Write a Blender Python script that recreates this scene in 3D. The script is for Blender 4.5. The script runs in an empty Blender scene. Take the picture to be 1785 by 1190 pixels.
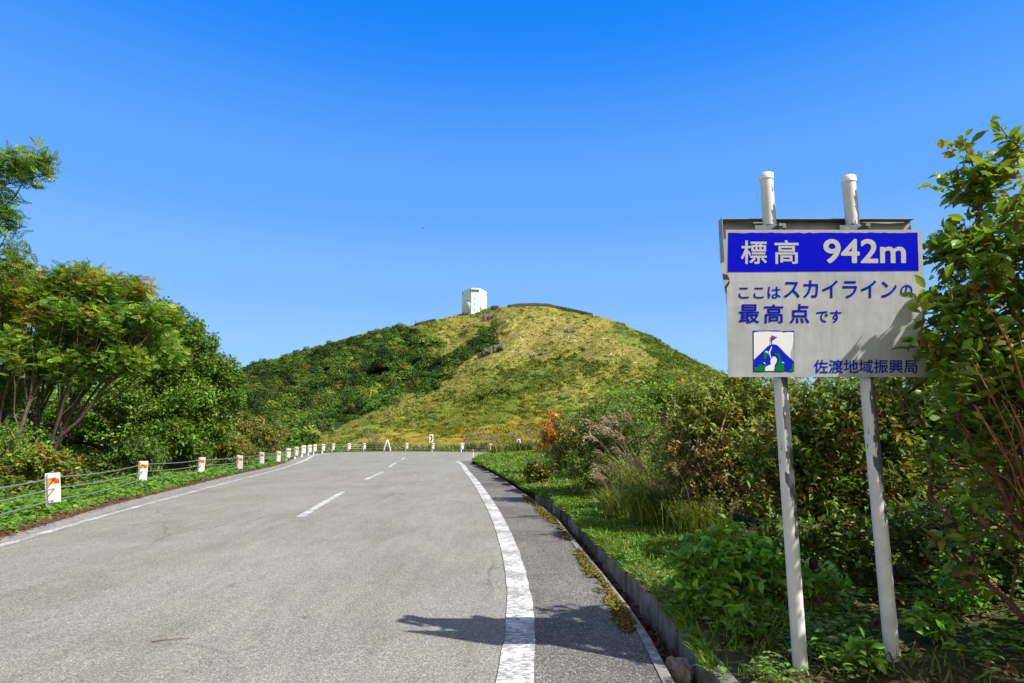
import bpy, bmesh, math
import numpy as np
from math import radians, sin, cos, pi
from mathutils import Vector, Matrix
from mathutils.geometry import tessellate_polygon

S = bpy.context.scene
COL = S.collection

# ------------------------------------------------------------------ camera, sky, sun, exposure
cam_d = bpy.data.cameras.new("camera")
cam = bpy.data.objects.new("camera", cam_d)
COL.objects.link(cam)
cam.location = (0, 0, 1.5)
cam.rotation_euler = (radians(90 + 8.93), 0, 0)
cam_d.sensor_width = 36
cam_d.lens = 21.18
cam_d.clip_start = 0.05
cam_d.clip_end = 20000
S.camera = cam

SUN_EL, SUN_X, SUN_Y = 47.3, 0.866, -0.50           # direction towards the sun (horizontal part)
SUN_AZ = math.atan2(SUN_X, SUN_Y)
world = bpy.data.worlds.new("World")
S.world = world
world.use_nodes = True
wn, wl = world.node_tree.nodes, world.node_tree.links
sky = wn.new("ShaderNodeTexSky")
sky.sky_type = 'NISHITA'
sky.sun_disc = False
sky.sun_elevation = radians(SUN_EL)
sky.sun_rotation = SUN_AZ
sky.altitude = 900
sky.air_density = 1.0
sky.dust_density = 0.3
sky.ozone_density = 3.5
hs = wn.new("ShaderNodeHueSaturation")
hs.inputs['Saturation'].default_value = 1.35
hs.inputs['Value'].default_value = 1.0
wl.new(sky.outputs[0], hs.inputs['Color'])
bg = wn["Background"]
bg.inputs['Strength'].default_value = 0.15
# pale unseen fill added to the sky behind and overhead to neutralise shadows
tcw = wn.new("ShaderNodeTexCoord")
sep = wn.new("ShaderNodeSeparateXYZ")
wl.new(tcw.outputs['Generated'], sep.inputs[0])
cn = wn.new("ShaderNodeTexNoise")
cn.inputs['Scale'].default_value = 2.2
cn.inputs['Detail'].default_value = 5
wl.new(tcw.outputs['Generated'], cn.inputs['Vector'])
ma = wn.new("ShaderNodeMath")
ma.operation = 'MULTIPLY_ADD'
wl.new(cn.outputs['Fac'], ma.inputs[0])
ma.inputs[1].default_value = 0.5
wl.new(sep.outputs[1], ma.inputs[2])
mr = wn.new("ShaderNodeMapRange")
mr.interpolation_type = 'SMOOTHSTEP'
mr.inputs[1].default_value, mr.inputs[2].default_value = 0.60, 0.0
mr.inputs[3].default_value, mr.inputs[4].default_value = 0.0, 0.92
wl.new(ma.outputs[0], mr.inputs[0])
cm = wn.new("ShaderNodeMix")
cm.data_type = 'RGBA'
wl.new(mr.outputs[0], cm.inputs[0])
sr = wn.new("ShaderNodeValToRGB")                     # deep clear-day blue of the photograph's sky, by height above the horizon
sr.color_ramp.interpolation = 'EASE'
stops = [(0.0, (.36, .62, 1.0)), (0.13, (.31, .575, 1.0)), (0.24, (.235, .50, 1.0)), (0.375, (.135, .405, 1.0)), (0.62, (.011, .245, 1.0)), (1.0, (.004, .12, .75))]
while len(sr.color_ramp.elements) < len(stops):
    sr.color_ramp.elements.new(0.5)
for e_, (p_, c_) in zip(sr.color_ramp.elements, stops):
    e_.position = p_
    e_.color = (*c_, 1)
wl.new(sep.outputs[2], sr.inputs[0])
sg_ = wn.new("ShaderNodeVectorMath")
sg_.operation = 'SCALE'
sg_.inputs[3].default_value = 4.28
wl.new(sr.outputs[0], sg_.inputs[0])
sm_ = wn.new("ShaderNodeMix")
sm_.data_type = 'RGBA'
sm_.inputs[0].default_value = 0.88
wl.new(hs.outputs[0], sm_.inputs[6])
wl.new(sg_.outputs[0], sm_.inputs[7])
wl.new(sm_.outputs[2], cm.inputs[6])
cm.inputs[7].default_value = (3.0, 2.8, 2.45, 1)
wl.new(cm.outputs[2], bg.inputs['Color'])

sun_d = bpy.data.lights.new("sun", 'SUN')
sun_d.energy = 5.0
sun_d.angle = radians(0.53)
sun_d.color = (1.0, 0.955, 0.87)
sun = bpy.data.objects.new("sun", sun_d)
COL.objects.link(sun)
ce = cos(radians(SUN_EL))
sun.rotation_euler = Vector((SUN_X*ce, SUN_Y*ce, sin(radians(SUN_EL)))).to_track_quat('Z', 'Y').to_euler()

S.view_settings.view_transform = 'Standard'
S.view_settings.look = 'None'
S.view_settings.exposure = 0.65
S.view_settings.gamma = 1
cy = S.cycles
cy.max_bounces = 6
cy.diffuse_bounces = 3
cy.glossy_bounces = 2
cy.transmission_bounces = 4
cy.transparent_max_bounces = 4
cy.caustics_reflective = False
cy.caustics_refractive = False
cy.use_denoising = True

# ------------------------------------------------------------------ helpers
def rnd(seed):
    return np.random.default_rng(seed)

def tag(o, label=None, cat=None, group=None, kind=None):
    for k, v in (('label', label), ('category', cat), ('group', group), ('kind', kind)):
        if v:
            o[k] = v
    return o

def thing(name, label, cat, loc=(0, 0, 0), rz=0, group=None):
    o = bpy.data.objects.new(name, None)
    COL.objects.link(o)
    o.empty_display_size = 0.2
    o.location = loc
    o.rotation_euler = (0, 0, rz)
    return tag(o, label, cat, group)

def build(name, V, F, mats, parent=None, col=None, mi=None, smooth=False, origin=None):
    """V (n,3); F = (m,k) array or list of index lists; col (n,3) per-vertex colour; mi per-face material index"""
    V = np.asarray(V, dtype=np.float64)
    if origin is not None:
        V = V - np.asarray(origin)
    me = bpy.data.meshes.new(name)
    me.vertices.add(len(V))
    me.vertices.foreach_set('co', V.astype(np.float32).ravel())
    if isinstance(F, np.ndarray):
        tot = np.full(len(F), F.shape[1], dtype=np.int32)
        flat = F.astype(np.int32).ravel()
    else:
        tot = np.array([len(f) for f in F], dtype=np.int32)
        flat = np.array([i for f in F for i in f], dtype=np.int32)
    start = np.concatenate(([0], np.cumsum(tot)[:-1])).astype(np.int32)
    me.loops.add(len(flat))
    me.loops.foreach_set('vertex_index', flat)
    me.polygons.add(len(tot))
    me.polygons.foreach_set('loop_start', start)
    me.polygons.foreach_set('loop_total', tot)
    me.polygons.foreach_set('use_smooth', np.full(len(tot), bool(smooth)))
    if mi is not None:
        me.polygons.foreach_set('material_index', np.asarray(mi, dtype=np.int32))
    if col is not None:
        a = me.color_attributes.new('Col', 'FLOAT_COLOR', 'POINT')
        c4 = np.ones((len(V), 4), dtype=np.float32)
        c4[:, :3] = np.clip(col, 0, 1)
        a.data.foreach_set('color', c4.ravel())
    me.update(calc_edges=True)
    for m in (mats if isinstance(mats, (list, tuple)) else [mats]):
        me.materials.append(m)
    o = bpy.data.objects.new(name, me)
    COL.objects.link(o)
    if parent is not None:
        o.parent = parent
    return o

class MB:
    """collects boxes, tubes, lathes and prisms into one mesh"""
    def __init__(s):
        s.V, s.F, s.M = [], [], []
    def add(s, V, F, m=0):
        b = len(s.V)
        s.V += [tuple(v) for v in V]
        s.F += [[b + i for i in f] for f in F]
        s.M += [m]*len(F)
        return s
    def box(s, c, d, rot=None, m=0, bev=0.0):
        x, y, z = d[0]/2, d[1]/2, d[2]/2
        if bev:
            bm = bmesh.new()
            bmesh.ops.create_cube(bm, size=1)
            bmesh.ops.scale(bm, vec=d, verts=bm.verts)
            bmesh.ops.bevel(bm, geom=bm.edges[:], offset=bev, segments=2, affect='EDGES', profile=0.5)
            bm.verts.index_update()
            V = [v.co.copy() for v in bm.verts]
            F = [[v.index for v in f.verts] for f in bm.faces]
            bm.free()
        else:
            V = [Vector((i, j, k)) for i in (-x, x) for j in (-y, y) for k in (-z, z)]
            F = [[0, 1, 3, 2], [4, 6, 7, 5], [0, 4, 5, 1], [2, 3, 7, 6], [0, 2, 6, 4], [1, 5, 7, 3]]
        if rot is not None:
            V = [rot @ v for v in V]
        c = Vector(c)
        return s.add([v + c for v in V], F, m)
    def tube(s, pts, rad, n=10, m=0, cap=True):
        pts = [Vector(p) for p in pts]
        if not isinstance(rad, (list, tuple)):
            rad = [rad]*len(pts)
        V, F = [], []
        for i, p in enumerate(pts):
            t = (pts[min(i+1, len(pts)-1)] - pts[max(i-1, 0)]).normalized()
            a = t.cross(Vector((0, 0, 1)))
            if a.length < 1e-3:
                a = t.cross(Vector((1, 0, 0)))
            a.normalize()
            b = a.cross(t)
            for k in range(n):
                q = 2*pi*k/n
                V.append(p + (a*cos(q) + b*sin(q))*rad[i])
        for i in range(len(pts)-1):
            for k in range(n):
                F.append([i*n+k, (i+1)*n+k, (i+1)*n+(k+1) % n, i*n+(k+1) % n])
        if cap:                                   # end discs keep their own vertices so the sides shade round
            m_ = len(V)
            V += V[:n] + V[m_-n:m_]
            F.append(list(range(m_, m_+n)))
            F.append([m_+n+k for k in range(n)][::-1])
        return s.add(V, F, m)
    def obj(s, name, mats, parent=None, smooth=False):
        o = build(name, np.array(s.V), s.F, mats, parent, mi=s.M, smooth=False)
        if smooth:
            me = o.data
            me.polygons.foreach_set('use_smooth', np.array([len(p.vertices) <= 4 for p in me.polygons]))
        return o

# value noise ---------------------------------------------------------------------------------
def _hash(i, j, k, seed):
    h = (i*374761393 + j*668265263 + k*2147483647 + seed*1274126177) & 0xffffffff
    h = ((h ^ (h >> 13))*1274126177) & 0xffffffff
    h = ((h ^ (h >> 16))*2246822519) & 0xffffffff
    return ((h ^ (h >> 15)) & 0xffffff)/float(0xffffff)

def vnoise(P, seed=0):
    P = np.asarray(P, dtype=np.float64)
    if P.shape[1] == 2:
        P = np.c_[P, np.zeros(len(P))]
    I = np.floor(P).astype(np.int64)
    f = P - I
    f = f*f*(3-2*f)
    out = 0
    for a in (0, 1):
        for b in (0, 1):
            for c in (0, 1):
                w = (f[:, 0] if a else 1-f[:, 0])*(f[:, 1] if b else 1-f[:, 1])*(f[:, 2] if c else 1-f[:, 2])
                out = out + w*_hash(I[:, 0]+a, I[:, 1]+b, I[:, 2]+c, seed)
    return out

def fbm(P, seed=0, octv=4):
    P = np.asarray(P, dtype=np.float64)
    a, t, n = 0.5, 0.0, 0.0
    for o in range(octv):
        t = t + a*vnoise(P*2.0**o, seed+o*17)
        n += a
        a *= 0.5
    return t/n

def inside(px, py, poly):
    r = np.zeros(len(px), dtype=bool)
    n = len(poly)
    j = n-1
    for i in range(n):
        xi, yi = poly[i]
        xj, yj = poly[j]
        c = ((yi > py) != (yj > py)) & (px < (xj-xi)*(py-yi)/(yj-yi+1e-9)+xi)
        r ^= c
        j = i
    return r

def unit(a):
    return a/np.maximum(np.linalg.norm(a, axis=-1, keepdims=True), 1e-9)

# ------------------------------------------------------------------ materials
def mat(name):
    m = bpy.data.materials.new(name)
    m.use_nodes = True
    return m, m.node_tree.nodes, m.node_tree.links, m.node_tree.nodes['Principled BSDF']

def coords(n, l, scale=1.0, kind='Object', sc3=None):
    tc = n.new('ShaderNodeTexCoord')
    mp = n.new('ShaderNodeMapping')
    mp.inputs['Scale'].default_value = sc3 or (scale, scale, scale)
    l.new(tc.outputs[kind], mp.inputs['Vector'])
    return mp.outputs[0]

def noise(n, l, vec, scale, detail=4, rough=0.6):
    t = n.new('ShaderNodeTexNoise')
    t.inputs['Scale'].default_value = scale
    t.inputs['Detail'].default_value = detail
    t.inputs['Roughness'].default_value = rough
    l.new(vec, t.inputs['Vector'])
    return t.outputs['Fac']

def ramp(n, l, fac, stops):
    r = n.new('ShaderNodeValToRGB')
    e = r.color_ramp.elements
    while len(e) < len(stops):
        e.new(0.5)
    for k, (p, c) in enumerate(stops):
        e[k].position = p
        e[k].color = (*c, 1) if len(c) == 3 else c
    l.new(fac, r.inputs[0])
    return r.outputs['Color']

def mix(n, l, fac, a, b, mode='MIX'):
    m = n.new('ShaderNodeMix')
    m.data_type = 'RGBA'
    m.blend_type = mode
    for key, v in ((0, fac), (6, a), (7, b)):
        if hasattr(v, 'links') or hasattr(v, 'is_linked'):
            l.new(v, m.inputs[key])
        elif key == 0:
            m.inputs[0].default_value = v
        else:
            m.inputs[key].default_value = (*v, 1)
    return m.outputs[2]

def bump(n, l, bs, h, strength=0.3, dist=0.01):
    b = n.new('ShaderNodeBump')
    b.inputs['Strength'].default_value = strength
    b.inputs['Distance'].default_value = dist
    l.new(h, b.inputs['Height'])
    l.new(b.outputs[0], bs.inputs['Normal'])

def m_plain(name, c, rough=0.5, metal=0.0, var=0.12, scale=18, b=0.0, spec=0.3):
    m, n, l, bs = mat(name)
    v = coords(n, l)
    f = noise(n, l, v, scale, 5)
    lo = tuple(x*(1-var) for x in c)
    hi = tuple(min(1, x*(1+var)) for x in c)
    l.new(ramp(n, l, f, [(0.3, lo), (0.7, hi)]), bs.inputs['Base Color'])
    bs.inputs['Roughness'].default_value = rough
    bs.inputs['Metallic'].default_value = metal
    bs.inputs['Specular IOR Level'].default_value = spec
    if b:
        bump(n, l, bs, f, b)
    return m

def m_leaf(name, transl=0.38, rough=0.45, spec=0.35, tint=(1.25, 1.2, 0.6)):
    m, n, l, bs = mat(name)
    at = n.new('ShaderNodeAttribute')
    at.attribute_name = 'Col'
    l.new(at.outputs['Color'], bs.inputs['Base Color'])
    bs.inputs['Roughness'].default_value = rough
    bs.inputs['Specular IOR Level'].default_value = spec
    tr = n.new('ShaderNodeBsdfTranslucent')
    l.new(mix(n, l, 1.0, at.outputs['Color'], tint, 'MULTIPLY'), tr.inputs['Color'])
    mx = n.new('ShaderNodeMixShader')
    mx.inputs[0].default_value = transl
    l.new(bs.outputs[0], mx.inputs[1])
    l.new(tr.outputs[0], mx.inputs[2])
    l.new(mx.outputs[0], n['Material Output'].inputs['Surface'])
    return m

def m_attr(name, rough=0.9, var=0.25, scale=3.0, b=0.0):
    m, n, l, bs = mat(name)
    at = n.new('ShaderNodeAttribute')
    at.attribute_name = 'Col'
    f = noise(n, l, coords(n, l), scale, 6, 0.7)
    g = ramp(n, l, f, [(0.3, (1-var,)*3), (0.7, (1+var*0.8,)*3)])
    l.new(mix(n, l, 1.0, at.outputs['Color'], g, 'MULTIPLY'), bs.inputs['Base Color'])
    bs.inputs['Roughness'].default_value = rough
    bs.inputs['Specular IOR Level'].default_value = 0.1
    if b:
        bump(n, l, bs, f, b, 0.05)
    return m

def m_asphalt(name, dark, mid, light, tone_lo, tone_hi, rough=0.9):
    m, n, l, bs = mat(name)
    v = coords(n, l)
    vo = n.new('ShaderNodeTexVoronoi')
    vo.inputs['Scale'].default_value = 120
    l.new(v, vo.inputs['Vector'])
    sp = n.new('ShaderNodeSeparateColor')
    l.new(vo.outputs['Color'], sp.inputs[0])
    c = ramp(n, l, sp.outputs[0], [(0.0, dark), (0.45, mid), (0.8, mid), (1.0, light)])
    big = noise(n, l, v, 0.45, 6, 0.65)
    c = mix(n, l, 1.0, c, ramp(n, l, big, [(0.3, tone_lo), (0.7, tone_hi)]), 'MULTIPLY')
    md = noise(n, l, coords(n, l, sc3=(5.5, 1.1, 1)), 1.0, 5, 0.7)      # wear streaked along the lanes
    c = mix(n, l, 1.0, c, ramp(n, l, md, [(0.3, (0.86, 0.86, 0.86)), (0.7, (1.1, 1.1, 1.09))]), 'MULTIPLY')
    st = noise(n, l, coords(n, l, sc3=(0.9, 0.22, 1)), 1.0, 4, 0.6)       # faint warm wheel stains drawn along the road
    c = mix(n, l, 1.0, c, ramp(n, l, st, [(0.35, (0.90, 0.885, 0.85)), (0.5, (1, 1, 1)), (0.66, (1.05, 1.05, 1.06))]), 'MULTIPLY')
    bl = noise(n, l, v, 2.7, 3, 0.5)
    c = mix(n, l, 1.0, c, ramp(n, l, bl, [(0.24, (0.72, 0.71, 0.70)), (0.31, (1, 1, 1))]), 'MULTIPLY')
    # hairline cracks
    w = n.new('ShaderNodeTexVoronoi')
    w.feature = 'DISTANCE_TO_EDGE'
    w.inputs['Scale'].default_value = 0.33
    nz = n.new('ShaderNodeTexNoise')
    nz.inputs['Scale'].default_value = 1.6
    nz.inputs['Detail'].default_value = 6
    l.new(v, nz.inputs['Vector'])
    l.new(mix(n, l, 0.35, v, nz.outputs['Color'], 'ADD'), w.inputs['Vector'])
    ck = ramp(n, l, w.outputs['Distance'], [(0.0, (0.55,)*3), (0.006, (1,)*3)])
    gate = noise(n, l, v, 0.25, 2)
    c = mix(n, l, ramp(n, l, gate, [(0.5, (0,)*3), (0.6, (1,)*3)]), c, mix(n, l, 1.0, c, ck, 'MULTIPLY'))
    l.new(c, bs.inputs['Base Color'])
    bs.inputs['Roughness'].default_value = rough
    bs.inputs['Specular IOR Level'].default_value = 0.25
    bump(n, l, bs, vo.outputs['Distance'], 0.5, 0.004)
    return m

def m_paint_line(name, worn=0.5, base=(0.24, 0.235, 0.22)):
    m, n, l, bs = mat(name)
    v = coords(n, l)
    a = noise(n, l, coords(n, l, sc3=(16, 42, 10)), 1.0, 5, 0.75)
    b2 = noise(n, l, v, 2.4, 4)
    s = n.new('ShaderNodeMath')
    s.operation = 'MULTIPLY_ADD'
    l.new(b2, s.inputs[0])
    s.inputs[1].default_value = 0.5
    l.new(a, s.inputs[2])
    c = ramp(n, l, s.outputs[0], [(worn, base), (worn+0.05, (0.45, 0.44, 0.42)), (worn+0.12, (0.66, 0.65, 0.62))])
    l.new(c, bs.inputs['Base Color'])
    bs.inputs['Roughness'].default_value = 0.75
    bump(n, l, bs, a, 0.3, 0.003)
    return m

def m_peeled(name):
    """white pole paint that has flaked off in long patches on the side away from the road, bare grey zinc below"""
    m, n, l, bs = mat(name)
    tc = n.new('ShaderNodeTexCoord')
    se = n.new('ShaderNodeSeparateXYZ')
    l.new(tc.outputs['Object'], se.inputs[0])
    f = noise(n, l, coords(n, l, sc3=(24, 24, 6)), 1.0, 5, 0.62)
    # more bare metal on the +x side and at mid height
    xr = n.new('ShaderNodeMapRange')
    xr.inputs[1].default_value, xr.inputs[2].default_value = -0.036, 0.012
    xr.inputs[3].default_value, xr.inputs[4].default_value = -0.10, 0.19
    l.new(se.outputs[0], xr.inputs[0])
    hr = n.new('ShaderNodeMapRange')
    hr.inputs[1].default_value, hr.inputs[2].default_value = 0.45, 1.15
    hr.inputs[3].default_value, hr.inputs[4].default_value = -0.32, 0.0
    l.new(se.outputs[2], hr.inputs[0])
    hq = n.new('ShaderNodeMapRange')
    hq.inputs[1].default_value, hq.inputs[2].default_value = 2.6, 3.0
    hq.inputs[3].default_value, hq.inputs[4].default_value = 0.0, -0.17
    l.new(se.outputs[2], hq.inputs[0])
    acc = f
    for q in (xr.outputs[0], hr.outputs[0], hq.outputs[0]):
        ad = n.new('ShaderNodeMath')
        ad.operation = 'ADD'
        l.new(acc, ad.inputs[0])
        l.new(q, ad.inputs[1])
        acc = ad.outputs[0]
    k = ramp(n, l, acc, [(0.555, (0,)*3), (0.57, (1,)*3)])
    zinc = ramp(n, l, noise(n, l, coords(n, l), 40, 3), [(0.3, (0.05, 0.054, 0.064)), (0.7, (0.10, 0.105, 0.118))])
    wht = ramp(n, l, noise(n, l, coords(n, l), 7, 5), [(0.3, (0.55, 0.56, 0.58)), (0.7, (0.74, 0.74, 0.74))])
    l.new(mix(n, l, k, wht, zinc), bs.inputs['Base Color'])
    bs.inputs['Roughness'].default_value = 0.5
    bump(n, l, bs, k, -0.4, 0.002)
    return m

def m_stripes(name):
    m, n, l, bs = mat(name)
    tc = n.new('ShaderNodeTexCoord')
    w = n.new('ShaderNodeTexWave')
    w.bands_direction = 'DIAGONAL'
    w.inputs['Scale'].default_value = 2.6
    l.new(tc.outputs['Object'], w.inputs['Vector'])
    l.new(ramp(n, l, w.outputs['Fac'], [(0.48, (0.75, 0.09, 0.02)), (0.52, (0.9, 0.38, 0.03))]), bs.inputs['Base Color'])
    bs.inputs['Roughness'].default_value = 0.35
    return m

M = {}
M['asphalt'] = m_asphalt('asphalt', (0.11, 0.107, 0.09), (0.235, 0.229, 0.196), (0.44, 0.43, 0.38), (0.86, 0.86, 0.86), (1.08, 1.08, 1.06))
M['shoulder'] = m_asphalt('shoulder_asphalt', (0.05, 0.048, 0.044), (0.148, 0.143, 0.132), (0.40, 0.385, 0.36), (0.62, 0.59, 0.56), (1.22, 1.2, 1.16))
M['paint'] = m_paint_line('line_paint', 0.72)
M['paint_worn'] = m_paint_line('worn_line_paint', 0.75)
M['concrete'] = m_plain('old_concrete', (0.22, 0.21, 0.19), 0.9, 0, 0.45, 9, 0.4)
M['block'] = m_plain('weathered_block', (0.17, 0.165, 0.15), 0.95, 0, 0.55, 7, 0.6)
M['block_dark'] = m_plain('mossy_block', (0.11, 0.11, 0.085), 0.95, 0, 0.6, 9, 0.6)
M['block_pale'] = m_plain('bleached_block', (0.24, 0.235, 0.21), 0.95, 0, 0.5, 6, 0.6)
M['soil'] = m_plain('leaf_mould_soil', (0.06, 0.043, 0.026), 1.0, 0, 0.5, 5, 0.8)
M['verge'] = m_attr('verge_soil', 1.0, 0.4, 6, 0.6)
M['hill'] = m_attr('hillside_turf', 1.0, 0.35, 0.35, 0.0)
M['leaf'] = m_leaf('leaf')
M['leaf_far'] = m_leaf('distant_leaf', 0.22, 0.7, 0.12)
M['grass'] = m_leaf('grass_blade', 0.35, 0.5, 0.25)
M['plume'] = m_leaf('plume', 0.45, 0.6, 0.2, (1, 0.95, 0.85))
M['litter'] = m_leaf('dry_leaf', 0.1, 0.8, 0.1, (1, 1, 1))
M['bark'] = m_plain('grey_bark', (0.095, 0.075, 0.06), 0.9, 0, 0.5, 12, 0.6)
M['bark_dark'] = m_plain('dark_bark', (0.06, 0.048, 0.04), 0.9, 0, 0.5, 12, 0.6)
M['stem'] = m_plain('reddish_stem', (0.17, 0.085, 0.045), 0.8, 0, 0.5, 14, 0.4)
M['cane'] = m_plain('brown_cane', (0.32, 0.155, 0.075), 0.75, 0, 0.5, 16, 0.3)
M['twig'] = m_plain('pale_twig', (0.24, 0.18, 0.125), 0.85, 0, 0.4, 14, 0.3)
M['white'] = m_plain('white_paint', (0.78, 0.78, 0.77), 0.45, 0, 0.06, 9)
def m_weathered(name):
    m, n, l, bs = mat(name)
    f = noise(n, l, coords(n, l, sc3=(14, 14, 4)), 1.0, 5, 0.65)
    g = noise(n, l, coords(n, l), 25, 4, 0.7)
    c = mix(n, l, ramp(n, l, f, [(0.60, (0,)*3), (0.70, (0.8,)*3)]), (0.76, 0.76, 0.75), (0.45, 0.36, 0.27))
    c = mix(n, l, ramp(n, l, g, [(0.66, (0,)*3), (0.69, (1,)*3)]), c, (0.25, 0.10, 0.045))
    l.new(c, bs.inputs['Base Color'])
    bs.inputs['Roughness'].default_value = 0.5
    return m
M['postwhite'] = m_weathered('weathered_post_paint')
M['rustywhite'] = m_plain('rusty_white_paint', (0.62, 0.55, 0.48), 0.6, 0, 0.4, 14)
M['sticker'] = m_stripes('striped_reflector')
M['cable'] = m_plain('galvanised_wire', (0.33, 0.35, 0.38), 0.45, 0.6, 0.2, 60)
M['panel'] = m_plain('sign_sheet', (0.375, 0.395, 0.415), 0.42, 0.0, 0.10, 4)
def m_sheet(name, c):
    m, n, l, bs = mat(name)
    v = coords(n, l)
    a = noise(n, l, coords(n, l, sc3=(26, 26, 1.6)), 1.0, 5, 0.6)
    b_ = noise(n, l, v, 2.6, 4, 0.6)
    g = mix(n, l, 1.0, ramp(n, l, a, [(0.35, tuple(x*0.88 for x in c)), (0.6, c)]), ramp(n, l, b_, [(0.3, (0.86, 0.86, 0.85)), (0.7, (1.1, 1.1, 1.1))]), 'MULTIPLY')
    f = noise(n, l, v, 30, 6, 0.7)
    g = mix(n, l, ramp(n, l, f, [(0.70, (0,)*3), (0.74, (1,)*3)]), g, (0.20, 0.19, 0.17))
    l.new(g, bs.inputs['Base Color'])
    bs.inputs['Roughness'].default_value = 0.45
    bs.inputs['Specular IOR Level'].default_value = 0.3
    bump(n, l, bs, noise(n, l, v, 5, 2, 0.4), 0.5, 0.02)
    return m
M['panel'] = m_sheet('sign_sheet', (0.435, 0.455, 0.475))
M['zinc'] = m_plain('zinc_sheet', (0.30, 0.285, 0.26), 0.45, 0.5, 0.25, 6)
M['clamp'] = m_plain('clamp_steel', (0.16, 0.165, 0.18), 0.5, 0.5, 0.3, 30)
M['blue'] = m_plain('sign_blue', (0.001, 0.003, 0.60), 0.4, 0, 0.05, 20, spec=0.08)
M['lettering'] = m_plain('blue_lettering', (0.003, 0.010, 0.40), 0.45, 0, 0.05, 20, spec=0.08)
M['bandtext'] = m_plain('band_lettering', (0.50, 0.51, 0.51), 0.42, 0, 0.05, 20)
M['emb_white'] = m_plain('emblem_white', (0.80, 0.81, 0.82), 0.4, 0, 0.03)
M['emb_blue'] = m_plain('emblem_blue', (0.006, 0.02, 0.55), 0.4, 0, 0.05, spec=0.08)
M['emb_green'] = m_plain('emblem_green', (0.005, 0.20, 0.025), 0.4, 0, 0.1, spec=0.08)
M['emb_red'] = m_plain('emblem_red', (0.62, 0.02, 0.05), 0.4, 0, 0.05, spec=0.08)
M['chev_red'] = m_plain('chevron_red', (0.30, 0.012, 0.03), 0.4, 0, 0.1)
M['orange'] = m_plain('orange_plastic', (0.8, 0.16, 0.02), 0.4, 0, 0.1)
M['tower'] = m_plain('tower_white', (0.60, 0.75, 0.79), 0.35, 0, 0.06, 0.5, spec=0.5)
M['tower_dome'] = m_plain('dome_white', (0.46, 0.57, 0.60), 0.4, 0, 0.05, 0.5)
M['louvre'] = m_plain('louvre_grey', (0.13, 0.125, 0.12), 0.6, 0, 0.3, 1.0)
M['wood'] = m_plain('brown_fence_wood', (0.085, 0.06, 0.03), 0.9, 0, 0.4, 0.6)
M['rock'] = m_plain('grey_rock', (0.14, 0.125, 0.125), 0.95, 0, 0.55, 0.5, 0.8)
M['stone'] = m_plain('gutter_stone', (0.20, 0.165, 0.13), 0.9, 0, 0.4, 9, 0.6)
M['bird'] = m_plain('dark_feather', (0.03, 0.03, 0.035), 0.7)

# ------------------------------------------------------------------ plant kit
def tmpl(kind):
    if kind == 'ovate':        # folded, pointed, curling down a little
        v = [(0, 0, 0), (.22, .17, .05), (.22, 0, 0), (.22, -.17, .05), (.52, .25, .05), (.52, 0, -.02), (.52, -.25, .05),
             (.8, .13, -.02), (.8, 0, -.08), (.8, -.13, -.02), (1.0, 0, -.18)]
        f = [(0, 2, 1), (0, 3, 2), (1, 2, 5), (1, 5, 4), (2, 3, 6), (2, 6, 5), (4, 5, 8), (4, 8, 7), (5, 6, 9), (5, 9, 8), (7, 8, 10), (8, 9, 10)]
    elif kind == 'simple':     # folded rhombus
        v = [(0, 0, 0), (.45, .25, .07), (1, 0, -.1), (.45, -.25, .07), (.45, 0, 0)]
        f = [(0, 4, 1), (1, 4, 2), (0, 3, 4), (4, 3, 2)]
    elif kind == 'heart':
        v = [(.12, 0, 0), (0, .28, .03), (.3, .5, .08), (.72, .34, .02), (1, 0, -.1), (.72, -.34, .02), (.3, -.5, .08), (0, -.28, .03), (.5, 0, -.02)]
        f = [(8, i, i+1) for i in range(0, 7)] + [(8, 7, 0)]
        f = [(a, c, b) for a, b, c in f]
    elif kind == 'pinnate':
        v, f = [], []
        def leaflet(x, y, dx, dy, L, w):
            b = len(v)
            nx, ny = -dy, dx
            zt = -.05-.12*x*x
            v.extend([(x, y, zt), (x+dx*L*.5+nx*w, y+dy*L*.5+ny*w, zt+.01), (x+dx*L, y+dy*L, zt-.06), (x+dx*L*.5-nx*w, y+dy*L*.5-ny*w, zt+.01)])
            f.extend([(b, b+2, b+1), (b, b+3, b+2)])
        for k in range(5):
            x = .18+.15*k
            L = .34-.03*abs(k-1.5)
            for s in (1, -1):
                leaflet(x, 0, .45, .89*s, L, .062)
        leaflet(.82, 0, 1, 0, .3, .06)
        b = len(v)
        v.extend([(0, .012, 0), (.85, .006, -.13), (.85, -.006, -.13), (0, -.012, 0)])
        f.extend([(b, b+2, b+1), (b, b+3, b+2)])
    elif kind == 'card':
        v = [(0, 0, 0), (.5, .42, .04), (1, 0, -.05), (.5, -.42, .04)]
        f = [(0, 2, 1), (0, 3, 2)]
    elif kind == 'blade':
        v = [(0, .05, 0), (0, -.05, 0), (.45, .045, .06), (.45, -.045, .06), (.8, .03, .0), (.8, -.03, .0), (1, 0, -.14)]
        f = [(0, 1, 3), (0, 3, 2), (2, 3, 5), (2, 5, 4), (4, 5, 6)]
    elif kind == 'tri':
        v = [(0, .09, 0), (0, -.09, 0), (1, 0, .05)]
        f = [(0, 1, 2)]
    return np.array(v, float), np.array(f, int)

TM = {k: tmpl(k) for k in ('ovate', 'simple', 'heart', 'pinnate', 'card', 'blade', 'tri')}

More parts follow.
